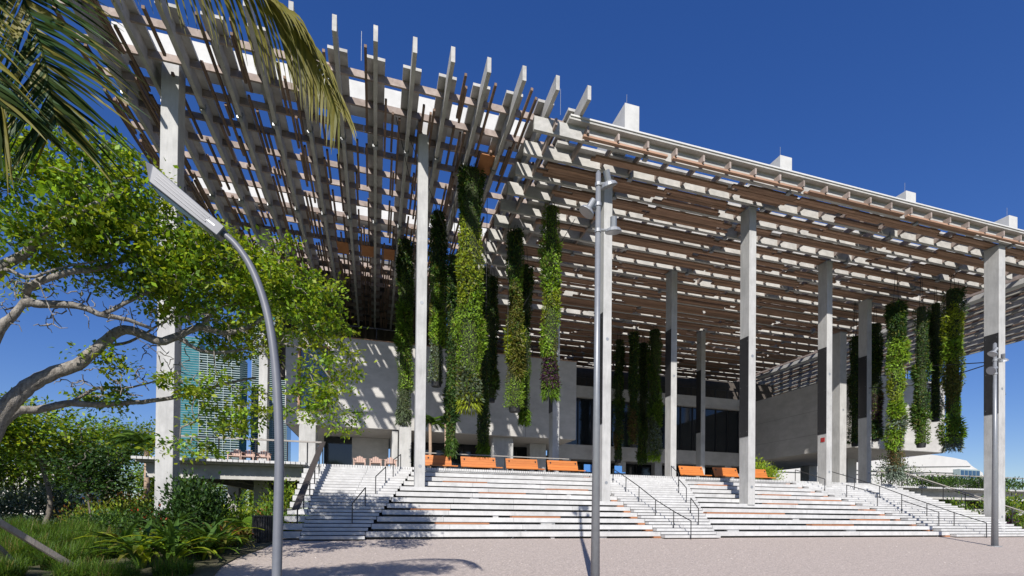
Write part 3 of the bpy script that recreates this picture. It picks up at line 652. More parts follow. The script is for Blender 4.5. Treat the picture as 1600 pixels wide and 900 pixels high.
# smooth the pole curve
def spline(P, n=6):
    P = [Vector(p) for p in P]; out = []
    for i in range(len(P)-1):
        a = P[max(i-1,0)]; b = P[i]; c = P[i+1]; d = P[min(i+2,len(P)-1)]
        for k in range(n):
            s_ = k/n; out.append(.5*((2*b)+(-a+c)*s_+(2*a-5*b+4*c-d)*s_*s_+(-a+3*b-3*c+d)*s_**3))
    out.append(P[-1]); return out
sp = spline(pl); MB().tube(sp,[.046-.018*i/len(sp) for i in range(len(sp))],14).build('shaft', lamp_m, t, smooth=True)
A = Vector(near((-2.92,10.5,6.60))); B = Vector(near((-4.12,10.5,7.46))); ax = (B-A).normalized(); sd_ = Vector((0,1,0)); upv = ax.cross(sd_).normalized()
if upv.z < 0: upv = -upv
hd = MB()
def hv(s_, y_, u_): return tuple(A+ax*s_*(B-A).length+sd_*y_*KL+upv*u_*KL)
pts = [hv(-.03,-.13,-.13),hv(-.03,.13,-.13),hv(-.03,.14,.10),hv(-.03,-.14,.10),hv(.88,-.19,-.14),hv(.88,.19,-.14),hv(.97,.21,.15),hv(.97,-.21,.15),hv(1.15,0,.17)]
hd.v = pts; hd.f = [(0,1,2,3),(0,4,5,1),(1,5,6,2),(2,6,7,3),(3,7,4,0),(4,7,8),(4,8,5),(5,8,6),(6,8,7)]; hd.mi = [0]*9
hd.build('lamp_head', lamp_m, t, bevel=.006)
for u_,w_ in ((-.06,.02),(.0,.02),(.05,.02)): MB().beam(hv(.16,-.15,u_+.0),hv(.86,-.195,u_+.02),.006,.009).build('cooling_rib', lamp_m, t)
b_ = MB(); b_.v = [hv(.04,-.10,-.138),hv(.04,.10,-.138),hv(.84,.14,-.146),hv(.84,-.14,-.146)]; b_.f = [(0,1,2,3)]; b_.mi=[0]; b_.build('lens', bpy.data.materials['lamp lens'], t)
b_ = MB(); b_.beam(hv(.06,-.135,.03),hv(.17,-.142,.03),.006,.05).build('access_plate', steel, t)
# cables, pendant and struts under the canopy
def cable(label, pts, r=.022, name='brace_cable', cat='cable'): tag(MB().tube(pts,r,6).build(name, bronze), label, cat)
cable('dark brace cable from the left canopy down towards the slender bright column', [(.9,27.3,23.2),(3.4,33.5,18.6)])
cable('dark brace cable running behind the tall hanging gardens', [(1.6,28.2,23.1),(8.0,38,17.0)])
cable('dark brace cable beside the purple-bottomed hanging garden', [(12.6,29.5,20.9),(9.6,34.2,15.2)])
cable('dark brace cable from the thin far column to the canopy', [(35.0,46,20.9),(31.0,48,16.8)])
cable('upper black strut between the rightmost garden and the rightmost column', [(46.6,30.5,14.6),(46.0,26.0,13.5)], .04, 'strut', 'strut')
cable('lower black strut between the rightmost garden and the rightmost column', [(47.4,29.5,13.4),(46.0,26.0,13.3)], .04, 'strut', 'strut')
cable('long horizontal black strut behind the right hanging gardens', [(43,33,13.0),(50,31.5,13.6)], .04, 'strut', 'strut')
t = thing('pendant_line', 'thin line with a small weight hanging left of the rightmost column', 'cable', (49.5,30,12))
MB().tube([(48.7,29.5,21.9),(48.7,29.5,12.2)],.018,5).build('line', bronze, t); MB().tube([(48.7,29.5,11.95),(48.7,29.5,12.2)],[.03,.07],8).build('weight', steel, t)
for x,y,l in [(6.95,31,'left thin drop line between hanging gardens'),(9.0,33,'right thin drop line with conduit between hanging gardens')]:
    cable(l, [(x,y,22.2),(x,y,12.5)], .02, 'drop_line')
# ------------------------------------------------------------------ vegetation
def branch_tree(name, label, cat, polys, ells, nclump, lpc, leaf_mats, leaf_p, ls, bark_m, spread=.3, seed=1, group=None, loc=None, flat=.55, twig=.011, bare=()):
    q = np.random.default_rng(seed); rq = random.Random(seed)
    t = thing(name, label, cat, loc or polys[0][0][0], group)
    nodes = []
    for i,(P,ra,rb) in enumerate(polys):
        sp = spline(P,5); n = len(sp)
        sp = [p+Vector((rq.gauss(0,.006),rq.gauss(0,.006),rq.gauss(0,.006))) for p in sp]
        MB().tube(sp,[ra+(rb-ra)*k/(n-1) for k in range(n)],10).build('trunk' if i == 0 else 'limb', bark_m, t, smooth=True)
        nodes += [tuple(p) for p in sp[n//5:]]
    vols = np.array([e[3]*e[4]*e[5] for e in ells])**.8; cnt = np.maximum(2,(vols/vols.sum()*nclump).astype(int))
    C = []
    for e,c in zip(ells,cnt):
        d = rvec(c)*(q.uniform(.15,1,c)**(1/2.2))[:,None]; C += [tuple(np.array(e[:3])+d[i]*np.array(e[3:6])) for i in range(c)]
    C = np.array(C); N = np.array(nodes)
    nb = 0
    for e in bare:
        d = rvec(70)*(q.uniform(.1,1,70)**.4)[:,None]; C = np.vstack([C,np.array(e[:3])+d*np.array(e[3:6])]); nb += 70
    d0 = np.array([np.min(np.sum((N-c)**2,1)) for c in C]); tw = MB()
    nl = [Vector(n) for n in nodes]; NA = N.copy()
    for i in np.argsort(d0):
        c = C[i]; k = int(np.argmin(np.sum((NA-c)**2,1))); a = Vector(NA[k]); b = Vector(c); L = (b-a).length
        if L < .05: continue
        mid = [a.lerp(b,s_)+Vector((rq.gauss(0,1),rq.gauss(0,1),rq.gauss(0,1)))*L*.08+Vector((0,0,-.06*L if rq.random()<.5 else .06*L)) for s_ in (.33,.66)]
        r_ = min(.055, twig+.016*L); tw.tube([a]+mid+[b],[r_,r_*.8,r_*.6,r_*.35],5,cap=False)
        NA = np.vstack([NA,[tuple(p) for p in mid+[b]]])
    tw.build('twigs', bark_m, t, smooth=True, kind='stuff')
    C = C[:len(C)-nb]; M = len(C)*lpc; ci = np.repeat(np.arange(len(C)),lpc)
    csc = q.uniform(.6,1.35,len(C))
    off = q.normal(size=(M,3))*np.array([spread,spread,spread*flat])*csc[ci][:,None]
    base = C[ci]+off; ax = off*1.2+q.normal(size=(M,3))*.35; ax[:,2] -= .05
    nrm = q.normal(size=(M,3))*.5+np.array([0,0,1.])
    ln = ls*q.uniform(.65,1.35,M); cm = q.choice(len(leaf_mats),len(C),p=leaf_p); mi = cm[ci]; sw = q.random(M)<.25; mi[sw] = q.choice(len(leaf_mats),sw.sum(),p=leaf_p)
    o = link('crown', leaf_mesh('crown',base,ax,nrm,ln,ln*q.uniform(.45,.65,M),leaf_mats,mi), t); o['kind'] = 'stuff'
    return t
b1 = [(-9.3,14.0,-.95),(-9.15,14.0,.6),(-9.0,14.0,1.9),(-8.61,14.0,2.75),(-8.38,14.0,3.36),(-8.15,14.0,3.75),(-7.85,14.1,4.17),(-7.47,14.2,4.51),(-7.03,14.2,4.74),(-6.64,14.2,5.17),(-6.09,14.3,5.75),(-5.37,14.4,5.57),(-5.04,14.5,5.76),(-4.54,14.6,6.09),(-4.01,14.8,6.08),(-3.41,14.9,6.37),(-2.95,15.0,6.83)]
b2 = [(-8.95,13.9,2.1),(-8.86,13.5,2.9),(-8.48,13.4,3.94),(-7.93,13.2,5.13),(-7.71,13.2,5.44),(-7.51,13.2,5.82),(-7.49,13.3,6.12)]
b2b = [(-7.55,13.2,5.78),(-7.2,13.3,5.83),(-6.65,13.4,5.9),(-6.2,13.5,5.79),(-5.78,13.7,5.8),(-5.36,14.0,5.72)]
b3 = [(-8.6,14.1,2.9),(-8.38,14.5,3.55),(-8.05,14.7,3.68),(-7.5,14.9,3.92),(-7.0,15.0,3.93),(-6.52,15.2,4.06),(-5.79,15.4,4.24),(-5.01,15.6,4.53),(-4.32,16.0,4.97),(-3.53,16.3,5.31)]
b4 = [(-8.7,13.5,3.4),(-8.3,13.2,5.1),(-7.94,13.0,6.23),(-7.67,13.0,6.55),(-7.39,13.0,6.8),(-7.06,12.8,7.1),(-6.67,12.7,7.39),(-6.12,12.5,7.65),(-5.55,12.5,8.17)]
b5 = [(-7.49,13.2,6.03),(-7.15,13.0,6.2),(-6.58,13.0,6.5),(-6.3,13.4,6.81),(-5.8,13.7,7.27),(-5.11,14.0,7.77),(-4.27,14.5,8.0),(-2.97,15.0,8.2)]
b6 = [(-5.04,14.5,5.76),(-4.5,14.7,5.5),(-4.0,14.9,5.6),(-3.3,15.2,5.9),(-2.6,15.3,6.1),(-1.9,15.3,5.9),(-1.3,15.3,5.2)]
b7 = [(-6.2,13.5,5.79),(-5.6,13.6,6.3),(-5.0,13.9,6.9),(-4.2,14.3,7.2),(-3.3,14.7,7.4)]
b9 = [(-7.03,14.2,4.74),(-6.7,14.5,5.3),(-6.2,14.8,5.6),(-5.6,15.0,6.2),(-5.0,15.2,6.9)]
b10 = [(-7.5,14.9,3.92),(-7.0,15.1,4.4),(-6.3,15.2,4.5),(-5.5,15.3,4.9)]
b11 = [(-8.0,13.0,6.1),(-7.6,12.8,6.3),(-7.2,12.8,6.2),(-6.7,13.0,6.6),(-6.2,13.2,6.9)]
b12 = [(-4.54,14.6,6.09),(-4.2,14.8,6.7),(-3.6,15,7.1),(-2.9,15.1,7.5)]
b8 = [(-7.4,13.1,6.8),(-6.9,13.1,7.8),(-6.4,13.2,8.6)]
ells = [(-7.18,13.0,7.75,1.55,1.6,1.27),(-6.23,13.2,8.64,1.1,1.6,1.03),(-5.54,13.5,8.82,.77,1.3,.77),(-6.72,13.5,7.17,1.64,1.5,.67),(-5.57,13.8,7.43,1.41,1.5,.78),(-4.36,14.3,8.05,1.01,1.3,.9),(-3.52,14.6,7.72,1.4,1.4,.86),(-2.64,15.0,8.1,1.1,1.2,.7),(-1.97,15.2,7.5,1.0,1.2,1.0),(-1.27,15.4,6.61,.96,1,.68),(-1.6,15.3,5.2,1.1,.8,.95),(-1.14,15.3,4.09,.77,.6,.6),(-4.22,14.4,7.11,1.36,1.4,.85),(-5.3,14.2,6.57,1.0,1.2,.45),(-4.61,14.8,4.63,1.1,1,.42),(-4.25,15.2,3.69,1.0,.9,.5),(-4.86,15.2,2.94,.88,.8,.3),(-7,15,4.15,.9,.9,.35),(-3.39,15.3,4.13,.55,.8,.73),(-7.84,13.4,6.35,.5,.8,.3),(-6.41,14.6,4.95,.7,.8,.3),(-3.27,15,6.24,.8,1,.6),(-7.9,12.8,8.9,1.2,1.3,.8),(-1.9,15.3,4.5,.7,.7,.6),(-4.9,17.0,7.6,1.2,1.2,.9),(-3.6,17.2,7.9,1.2,1.2,.8),(-5.9,16.4,8.9,1.2,1.3,.8),(-2.4,17.2,7.4,1.0,1.2,.8),(-4.2,17.0,6.4,1.1,1.1,.55),(-6.9,15.2,9.3,1.2,1.2,.7)]
branch_tree('shade_tree','large spreading tree with pale branches and bright green leaves at the left','tree',
    [(b1,.235,.045),(b2,.15,.045),(b2b,.10,.035),(b3,.11,.03),(b4,.13,.04),(b5,.08,.025),(b6,.05,.02),(b7,.05,.02),(b8,.06,.02),(b9,.055,.015),(b10,.045,.015),(b11,.045,.015),(b12,.04,.012)],ells,1000,38,[L_yel,L_grn,L_lime,L_mid],[.42,.22,.28,.08],1.0*.135,bark,spread=.165,seed=5,bare=[(-7.3,13.3,5.9,1.1,.9,.8),(-6.0,13.8,6.0,1.2,.9,.6),(-4.6,14.4,6.0,1.0,.9,.6),(-5.6,14.6,5.0,1.2,.9,.5),(-3.2,15,6.2,.9,.8,.6),(-6.6,14.4,4.4,1,.8,.5)])
NEARTREE = 1
def simple_tree(x, y, z, h, rx, cz, rz, label, mats, p, name='background_tree', ls=.3, ncl=160, lpc=45, seed=1, group='trees in the park behind', tr=.2, br=bark_d):
    q = random.Random(seed); polys = [([(x,y,z-.1),(x+q.gauss(0,.15),y,z+(cz-rz-z)*.5),(x+q.gauss(0,.3),y,z+(cz-z)*.8),(x+q.gauss(0,.3),y,cz+rz*.4)],tr,tr*.3)]
    for i in range(5):
        a = q.random()*6.28; polys.append(([(x,y,cz-rz*.9),(x+math.cos(a)*rx*.35,y+math.sin(a)*rx*.35,cz-rz*.3),(x+math.cos(a)*rx*.75,y+math.sin(a)*rx*.75,cz+q.uniform(-.2,.4)*rz)],tr*.5,tr*.12))
    E_ = [(x,y,cz,rx*.75,rx*.75,rz*.8)]
    for i in range(8):
        a = q.random()*6.28; E_.append((x+math.cos(a)*rx*.65,y+math.sin(a)*rx*.65,cz+q.uniform(-.55,.55)*rz,rx*q.uniform(.25,.5),rx*.4,rz*q.uniform(.25,.45)))
    return branch_tree(name,label,'tree',polys,E_,ncl,lpc,mats,p,ls,br,spread=ls*2.2,seed=seed,group=group,twig=.03)
branch_tree('shade_tree','second bright leaved tree standing left of the viewer, shading the gravel','tree',[([(-9.6,5.2,-.95),(-9.4,5.3,1.5),(-8.8,5.6,3.2),(-7.9,6,4.6),(-6.9,6.4,5.6)],.2,.05),([(-8.8,5.6,3.2),(-8.6,6.6,4.4),(-8.2,7.6,5.4)],.1,.03),([(-7.9,6,4.6),(-7,5.6,5.2),(-6.1,5.6,5.8)],.07,.02),([(-7.9,6,4.6),(-6.6,5.2,6.2),(-5.2,4.8,7.1),(-3.9,4.5,7.6),(-2.9,4.3,7.9)],.09,.025)],[(-7.2,6.2,5.9,1.5,1.3,.7),(-8.6,7.3,5.6,1.4,1.2,.7),(-6.2,5.9,6.2,.9,.9,.5),(-8.9,5.4,6.3,1.2,1.2,.8),(-5.6,4.9,7.3,1.1,.9,.6),(-4.3,4.5,7.7,1.0,.8,.55),(-3.1,4.3,7.9,.9,.7,.5)],600,32,[L_yel,L_grn,L_lime],[.45,.25,.3],.12,bark,spread=.18,seed=77)
simple_tree(-34,30,0,13,5.5,8.5,5,'tall dark tree behind the branches at the far left edge',[L_mid,L_grn,L_dk],[.5,.3,.2],ncl=230,seed=21,tr=.3)
simple_tree(-26.5,38,0,9,4.2,6.3,2.9,'bushy green tree behind the silver shrub at the left',[L_mid,L_lime,L_yel],[.25,.35,.4],ncl=170,seed=22)
simple_tree(-22,41,0,9,3.6,6.6,2.6,'yellowish green tree left of the raised deck',[L_lime,L_yel,L_mid],[.4,.4,.2],ncl=150,seed=23)
simple_tree(-33,48,0,9,5,6.5,3,'low spreading dark tree in front of the pale far building',[L_grn,L_mid],[.5,.5],ncl=140,seed=24,br=bark)
simple_tree(-24,54,0,10,4,7.5,3,'rounded tree just left of the garden column',[L_grn,L_yel],[.5,.5],ncl=140,seed=25)
simple_tree(-14.6,31,0,4.6,1.6,3.2,1.6,'small dark staked tree on a thin stem in the garden bed',[L_dk,L_mid],[.65,.35],name='young_tree',ls=.2,ncl=110,lpc=40,seed=26,tr=.07)
for i,(x,y,cz,rx,rz,l,ms) in enumerate([(-38,44,4.2,4.6,3.4,'dense low tree at the far left edge under the tall dark one',[L_lime,L_grn]),(-29.5,52,4.6,4.6,3.6,'broad green tree filling the view left of the silver shrub',[L_grn,L_yel]),(-44,70,6,7,5,'big pale tree far left in the distance',[L_grn,L_yel]),(-31,72,6,6,4.5,'distant tree behind the palm trunks',[L_lime,L_grn]),(-21,64,4.5,4.6,3.6,'distant tree behind the raised deck end',[L_yel,L_grn]),(-13,66,3.6,4.4,3.2,'distant low tree seen under the raised deck',[L_grn,L_yel])]):
    simple_tree(x,y,0,cz+rz,rx,cz,rz,l,ms,[.6,.4],ncl=150,lpc=32,seed=130+i,ls=.36)
def shrub(x, y, z, rx, rz, label, mats, p, ls, n, group='garden shrubs', name='shrub', up_=.4, seed=1, stems=10):
    q = np.random.default_rng(seed); t = thing(name, label, 'shrub', (x,y,z), group); st = MB(); rq = random.Random(seed)
    nc = 26; C = rvec(nc)*(q.uniform(.3,1,nc)**.5)[:,None]*np.array([rx,rx,rz]); C[:,2] = np.abs(C[:,2])*.95+rz*.35
    for i in range(stems):
        c = C[i]; st.tube([(x,y,z-.05),(x+c[0]*.4,y+c[1]*.4,z+c[2]*.5),(x+c[0],y+c[1],z+c[2])],[.025,.018,.008],5)
    st.build('stems', bark_d, t)
    ci = q.integers(0,nc,n); off = q.normal(size=(n,3))*np.array([rx,rx,rz])*.24; base = C[ci]+off+np.array([x,y,z]); base[:,2] = np.maximum(base[:,2],z+.03)
    ax = off/np.array([rx,rx,rz])+q.normal(size=(n,3))*.25+np.array([0,0,up_]); nrm = q.normal(size=(n,3))*.6+np.array([0,0,1])
    ln = ls*q.uniform(.6,1.4,n); o = link('foliage', leaf_mesh('foliage',base,ax,nrm,ln,ln*q.uniform(.35,.6,n),mats,q.choice(len(mats),n,p=p)),t); o['kind'] = 'stuff'; return t
shrub(-8.05,25.3,0,1.15,1.75,'tall dark glossy shrub beside the garden column',[L_dk,L_mid],[.65,.35],.2,4200,seed=31)
shrub(-9.6,25.6,0,.9,.9,'low dark shrub left of the garden column base',[L_mid,L_dk,L_red],[.5,.46,.04],.14,2600,seed=32)
shrub(-25.5,46,0,2.6,2.2,'rounded silvery grey shrub at the left',[L_silver,L_grey],[.7,.3],.28,3800,seed=33)
shrub(-15.5,38,0,2.6,1.3,'broad yellow green hedge mound behind the thin young tree',[L_olive,L_yel,L_grn],[.4,.35,.25],.18,5200,seed=34)
shrub(-12.6,34,0,2.2,1.5,'yellow green hedge mound left of the garden column',[L_olive,L_yel,L_grn],[.3,.4,.3],.18,4600,seed=35)
shrub(-18.5,43,0,2.6,1.6,'orange flowering bush behind the hedge mounds',[L_rust,L_olive,L_mid],[.35,.35,.3],.2,3200,seed=36)
shrub(-6.4,28.6,0,1.3,1.1,'light green shrub under the raised deck',[L_yel,L_grn,L_mid],[.3,.4,.3],.16,2600,seed=37)
shrub(-5.0,27.0,0,.8,1.0,'mixed green and reddish shrub beside the deck piers',[L_grn,L_rust,L_mid],[.45,.15,.4],.16,2000,seed=38)
shrub(-9.5,33,0,1.8,1.6,'dense shrub in the shade beneath the deck edge',[L_mid,L_grn],[.6,.4],.2,2600,seed=39)
shrub(-12.2,27.2,0,1.3,.8,'ground hugging dark green shrub with small leaves in the left bed',[L_mid,L_dk,L_grn],[.4,.4,.2],.14,2600,seed=40)
shrub(-5.2,31.5,0,1.2,2.2,'bright leafy shrub between the deck piers',[L_grn,L_yel,L_mid],[.4,.3,.3],.18,2200,seed=46)
shrub(33.5,35.5,DECK,1.3,1.4,'bright green shrub at the head of the right steps',[L_yel,L_lime],[.6,.4],.18,2200,seed=41,name='terrace_shrub')
shrub(47.2,34.3,DECK,1.5,2.0,'loose tall shrub in front of the white far building',[L_mid,L_grn],[.7,.3],.16,1500,seed=42,name='terrace_shrub')
shrub(50.3,35.5,DECK,2.2,1.6,'sparse shrub right of the loose tall one on the terrace',[L_mid,L_olive],[.6,.4],.14,1100,seed=43,name='terrace_shrub')
for i,(x,l) in enumerate([(54,'left end of the dark low hedge on the right terrace'),(58.5,'middle of the dark low hedge on the right terrace'),(63,'right end of the dark low hedge behind the rightmost column')]): shrub(x,34.6,DECK,2.3,.9,l,[L_dk,L_mid,L_grn],[.5,.4,.1],.2,2400,seed=50+i,name='terrace_hedge')
shrub(48.3,29.5,0,1.2,1.8,'green shrub under the right raised deck beside the steps',[L_grn,L_mid,L_yel],[.4,.4,.2],.2,2200,seed=44)
shrub(52.5,28.5,0,1.6,2.3,'tall leafy shrub at the right edge under the deck',[L_grn,L_yel,L_mid],[.4,.3,.3],.22,2600,seed=45)
shrub(50.3,27.3,0,.7,1.0,'dark reddish shrub at the foot of the rightmost column',[L_purple,L_dk],[.5,.5],.25,900,seed=47)
# strap leaved rosettes: every leaf a part
def strap(L, wd, bend, m, name='leaf'):
    b = MB(); n = 7; z = 0; y = 0
    for i in range(n+1):
        s_ = i/n; a = 1.25-bend*s_*1.9; ww = wd*(.55+.9*s_)*(1-s_**3.2)+.002
        b.v += [(-ww/2,y,z+.012),(0,y,z-.004),(ww/2,y,z+.012)]; y += math.cos(a)*L/n; z += math.sin(a)*L/n
    for i in range(n):
        for k in (0,1): b.f.append((i*3+k,i*3+k+1,i*3+k+4,i*3+k+3)); b.mi.append(0)
    return b.mesh(name, m)
st_g = [strap(1.25,.13,b_,m_) for b_,m_ in ((.8,L_mid),(1.0,L_grn),(1.15,L_olive),(.6,L_mid),(1.0,L_yel))]
st_o = [strap(.95,.105,b_,m_) for b_,m_ in ((.7,L_rust),(.95,L_straw),(.8,L_rust),(.6,L_olive))]
def rosette(x, y, label, ms, n, sc, seed, grp):
    q = random.Random(seed); t = thing('strap_leaf_plant', label, 'plant', (x,y,gz(y)), grp)
    for i in range(n):
        o = bpy.data.objects.new('leaf', q.choice(ms)); COL.objects.link(o); o.parent = t; tilt = q.uniform(-.5,.35)
        o.rotation_euler = (tilt*.6,0,i*2.4+q.uniform(-.3,.3)); s_ = sc*q.uniform(.7,1.15); o.scale = (s_,s_,s_); o.location = (q.gauss(0,.05),q.gauss(0,.05),0.02)
    return t
g1 = 'strap leaved rosettes along the gravel edge'
for i,(x,y,l) in enumerate([(-6.7,16.9,'dark strap leaved plant nearest the timber stake'),(-6.0,17.3,'strap leaved plant with arching leaves in front of the garden column'),(-5.45,18.2,'bright strap leaved plant at the gravel edge, biggest of its row'),(-7.9,18.7,'strap leaved plant behind the darkest rosette'),(-5.7,20.2,'strap leaved plant next to the orange rosettes'),(-6.9,19.6,'strap leaved plant half hidden in the middle of the bed'),(-7.6,21.3,'strap leaved plant at the foot of the tall dark shrub'),(-6.3,18.4,'large strap leaved plant in the centre of its row'),(-7.0,17.6,'pale edged strap leaved plant on the left of its row'),(-5.25,19.3,'strap leaved plant hanging over the gravel')]): rosette(x,y,l,st_g,34,1.35,60+i,g1)
for i,(x,y,l) in enumerate([(-5.95,21.9,'left orange leaved rosette at the gravel edge'),(-5.2,22.2,'right orange leaved rosette below the small palm'),(-5.6,21.2,'front orange leaved rosette')]): rosette(x,y,l,st_o,28,1.15,80+i,'orange leaved rosettes')
def grass(x, y, label, seed, h=1.1, r=.9, n=1500, mats=(L_grn,L_mid,L_straw), p=(.5,.42,.08)):
    q = np.random.default_rng(seed); t = thing('grass_clump', label, 'grass', (x,y,gz(y)), 'tall ornamental grass clumps')
    V = []; F = []; MI = []; a = q.uniform(0,6.28,n); lean = q.uniform(.15,1.05,n); L = h*q.uniform(.6,1.25,n); rb = r*.45*np.sqrt(q.uniform(0,1,n)); a2 = q.uniform(0,6.28,n); mi = q.choice(len(mats),n,p=p)
    for i in range(n):
        px_, py_ = x+rb[i]*math.cos(a2[i]), y+rb[i]*math.sin(a2[i]); dx, dy = math.cos(a[i]), math.sin(a[i]); b = len(V); hh = 0; d = 0; an = 1.5-lean[i]*.25
        for s_ in range(5):
            w_ = .008*(1-s_/4.3)+.0012; V += [(px_+dx*d-dy*w_,py_+dy*d+dx*w_,gz(y)+hh),(px_+dx*d+dy*w_,py_+dy*d-dx*w_,gz(y)+hh)]
            d += math.cos(an)*L[i]/4; hh += math.sin(an)*L[i]/4; an -= lean[i]*.55
        for s_ in range(4): F.append((b+s_*2,b+s_*2+1,b+s_*2+3,b+s_*2+2)); MI.append(int(mi[i]))
    me = bpy.data.meshes.new('blades'); me.from_pydata(V,[],F)
    for m_ in mats: me.materials.append(m_)
    me.polygons.foreach_set('material_index',MI); o = link('blades',me,t); o['kind'] = 'stuff'
for i,(x,y,h,l) in enumerate([(-10.0,17.8,.8,'grass clump at the bottom left corner'),(-8.75,17.2,.65,'grass clump between the two timber stakes'),(-8.6,18.6,.7,'grass clump right of the long timber stake'),(-11.9,21.8,.8,'grass clump behind the corner clump at the far left'),(-10.9,22.0,.8,'tallest grass clump in the left bed'),(-13.2,23.0,.8,'leftmost back grass clump'),(-10.2,19.9,.75,'grass clump in the middle of the grass group'),(-11.3,19.4,.75,'pale grass clump by the short stake'),(-12.6,26,.7,'grass clump by the ground hugging shrub'),(-9.6,20.6,.7,'low grass clump behind the rosettes'),(-7.6,15.6,.5,'low grass clump at the foot of the long timber stake'),(-6.6,15.3,.5,'low grass clump in front of the dark rosettes'),(-5.5,15.9,.45,'low grass tuft nearest the gravel edge'),(-9.3,15.6,.6,'grass clump cut by the bottom of the photo at the left')]): grass(x,y,l,90+i,h*1.15,1.05,1700)
# ground cover in the bed
q = np.random.default_rng(5); n = 16000
yy = q.uniform(20,58,n); xx = -4.9-np.abs(q.normal(0,.45,n)*0)-q.uniform(0,1,n)*(yy*.95); zz = np.array([gz(v) for v in yy])+.05
ax = q.normal(size=(n,3))*.6+np.array([0,0,.8]); ln = q.uniform(.12,.34,n)
o = link('ground_cover', leaf_mesh('ground_cover',np.stack([xx,yy,zz],1),ax,q.normal(size=(n,3)),ln,ln*.4,[L_mid,L_dk,L_grn,L_olive],q.choice(4,n,p=[.4,.25,.2,.15]))); o['kind'] = 'stuff'
# coconut palm overhead: fronds with separate leaflets
palm = thing('coconut_palm', 'coconut palm with fronds hanging into the top left corner', 'palm tree', (-6.2,5.6,-.95))
MB().tube(spline([(-6.2,5.6,-1),(-6.1,5.6,2),(-5.8,5.7,5),(-5.3,5.8,7.0)]),[.2]*8+[.15]*11,12).build('trunk', bark_p, palm, smooth=True)
def frond(P, Lmax, m_, droop, seed, n=42, ref=(0,1,0), r=.022, w_=.035, fwd=.75, sag=.0):
    q = random.Random(seed); sp = spline(P,8); fr = MB().tube(sp,[r*(1-.75*i/(len(sp)-1)) for i in range(len(sp))],7).build('frond', m_[0], palm, smooth=True)
    ref = Vector(ref)
    for i in range(n):
        s_ = .10+.90*i/(n-1); k = min(int(s_*(len(sp)-1)),len(sp)-2); p = sp[k].lerp(sp[k+1], s_*(len(sp)-1)-k); t_ = (sp[k+1]-sp[k]).normalized()
        for sg in (-1,1):
            sv = t_.cross(ref).normalized()*sg; L = Lmax*(.6+.4*math.sin(math.pi*min(1,s_*.9+.12)))*q.uniform(.85,1.1)
            d = (t_*fwd+sv*.8+Vector((0,0,-sag))+Vector((q.gauss(0,.07),q.gauss(0,.16),q.gauss(0,.07)))).normalized(); b = MB(); pp = p.copy(); ns = 6
            for j in range(ns+1):
                u = j/ns; wv = d.cross(Vector((.2,.9,.3))).normalized(); wv = (wv+Vector((q.gauss(0,.1),q.gauss(0,.25),q.gauss(0,.1)))).normalized(); ww = w_*(1-.93*u**1.5)*(.6 if j == 0 else 1)
                b.v += [tuple(pp-wv*ww/2),tuple(pp+wv*ww/2)]; pp = pp+d*L/ns; d = (d+Vector((0,0,-droop*.13))).normalized()
            for j in range(ns): b.f.append((2*j,2*j+1,2*j+3,2*j+2)); b.mi.append(0)
            me = bpy.data.meshes.new('leaflet'); me.from_pydata(b.v,[],b.f); me.materials.append(q.choice(m_))
            o = bpy.data.objects.new('leaflet',me); COL.objects.link(o); o.parent = fr; o.matrix_parent_inverse = fr.matrix_world.inverted()
c0 = (-5.3,5.8,7.05)
frond([c0,(-4.3,5.9,7.3),(-3.6,5.9,6.75),(-3.35,5.8,6.16),(-3.15,5.7,5.65),(-3.02,5.6,5.16),(-2.97,5.6,4.9)],1.18,[L_frond,L_frond,L_dk,L_frond2],.3,1,n=84,ref=(.1,1,.15),fwd=.95)
frond([c0,(-4.4,5.5,6.8),(-3.75,5.3,6.1),(-3.4,5.1,5.4),(-3.15,4.9,4.8),(-2.95,4.9,4.45)],1.0,[L_frond,L_frond,L_frond,L_dk,L_frond2],.5,2,n=76,ref=(.3,1,.2),fwd=1.25)
frond([c0,(-3.9,6.1,7.75),(-2.9,6.3,7.85),(-2.1,6.4,7.72),(-1.5,6.5,7.55),(-1.1,6.5,7.3),(-.78,6.5,6.9),(-.5,6.5,6.35)],.95,[L_frond2,L_frond2,L_olive,L_frond2],1.9,3,n=72,ref=(0,.45,1),fwd=.85,sag=.45,w_=.042)
# small palms
def fan_frond_mesh(L, m_, seed, droop=1.2):
    q = random.Random(seed); b = MB(); sp = [Vector((0,0,0))]; d = Vector((0,.6,.8))
    for i in range(8): d = (d+Vector((0,0,-.16*droop))).normalized(); sp.append(sp[-1]+d*L/8)
    b.tube(sp,[.018*(1-.8*i/8) for i in range(9)],5)
    for i in range(1,8):
        for e in (0,.33,.66):
            p = sp[i].lerp(sp[i+1],e); t_ = (sp[i+1]-sp[i]).normalized()
            for sg in (-1,1):
                dd = (t_*.6+Vector((sg*.8,0,-.15))).normalized(); l_ = L*.38*(1-.5*abs(i/8-.4)); k = len(b.v); wv = Vector((0,.02,.0))
                b.v += [tuple(p-wv),tuple(p+wv),tuple(p+dd*l_*.6+Vector((0,.012,-.05*l_))),tuple(p+dd*l_+Vector((0,0,-.28*l_)))]; b.f += [(k,k+1,k+2),(k,k+2,k+3)]; b.mi += [0,0]
    return b.mesh('palm_frond', m_)
pf = {n_: fan_frond_mesh(L,m_,4,dr) for n_,L,m_,dr in (('a',1.6,L_grn,1.1),('b',1.3,L_mid,1.3),('c',2.6,L_mid,1.2),('d',2.6,L_grn,1.4))}
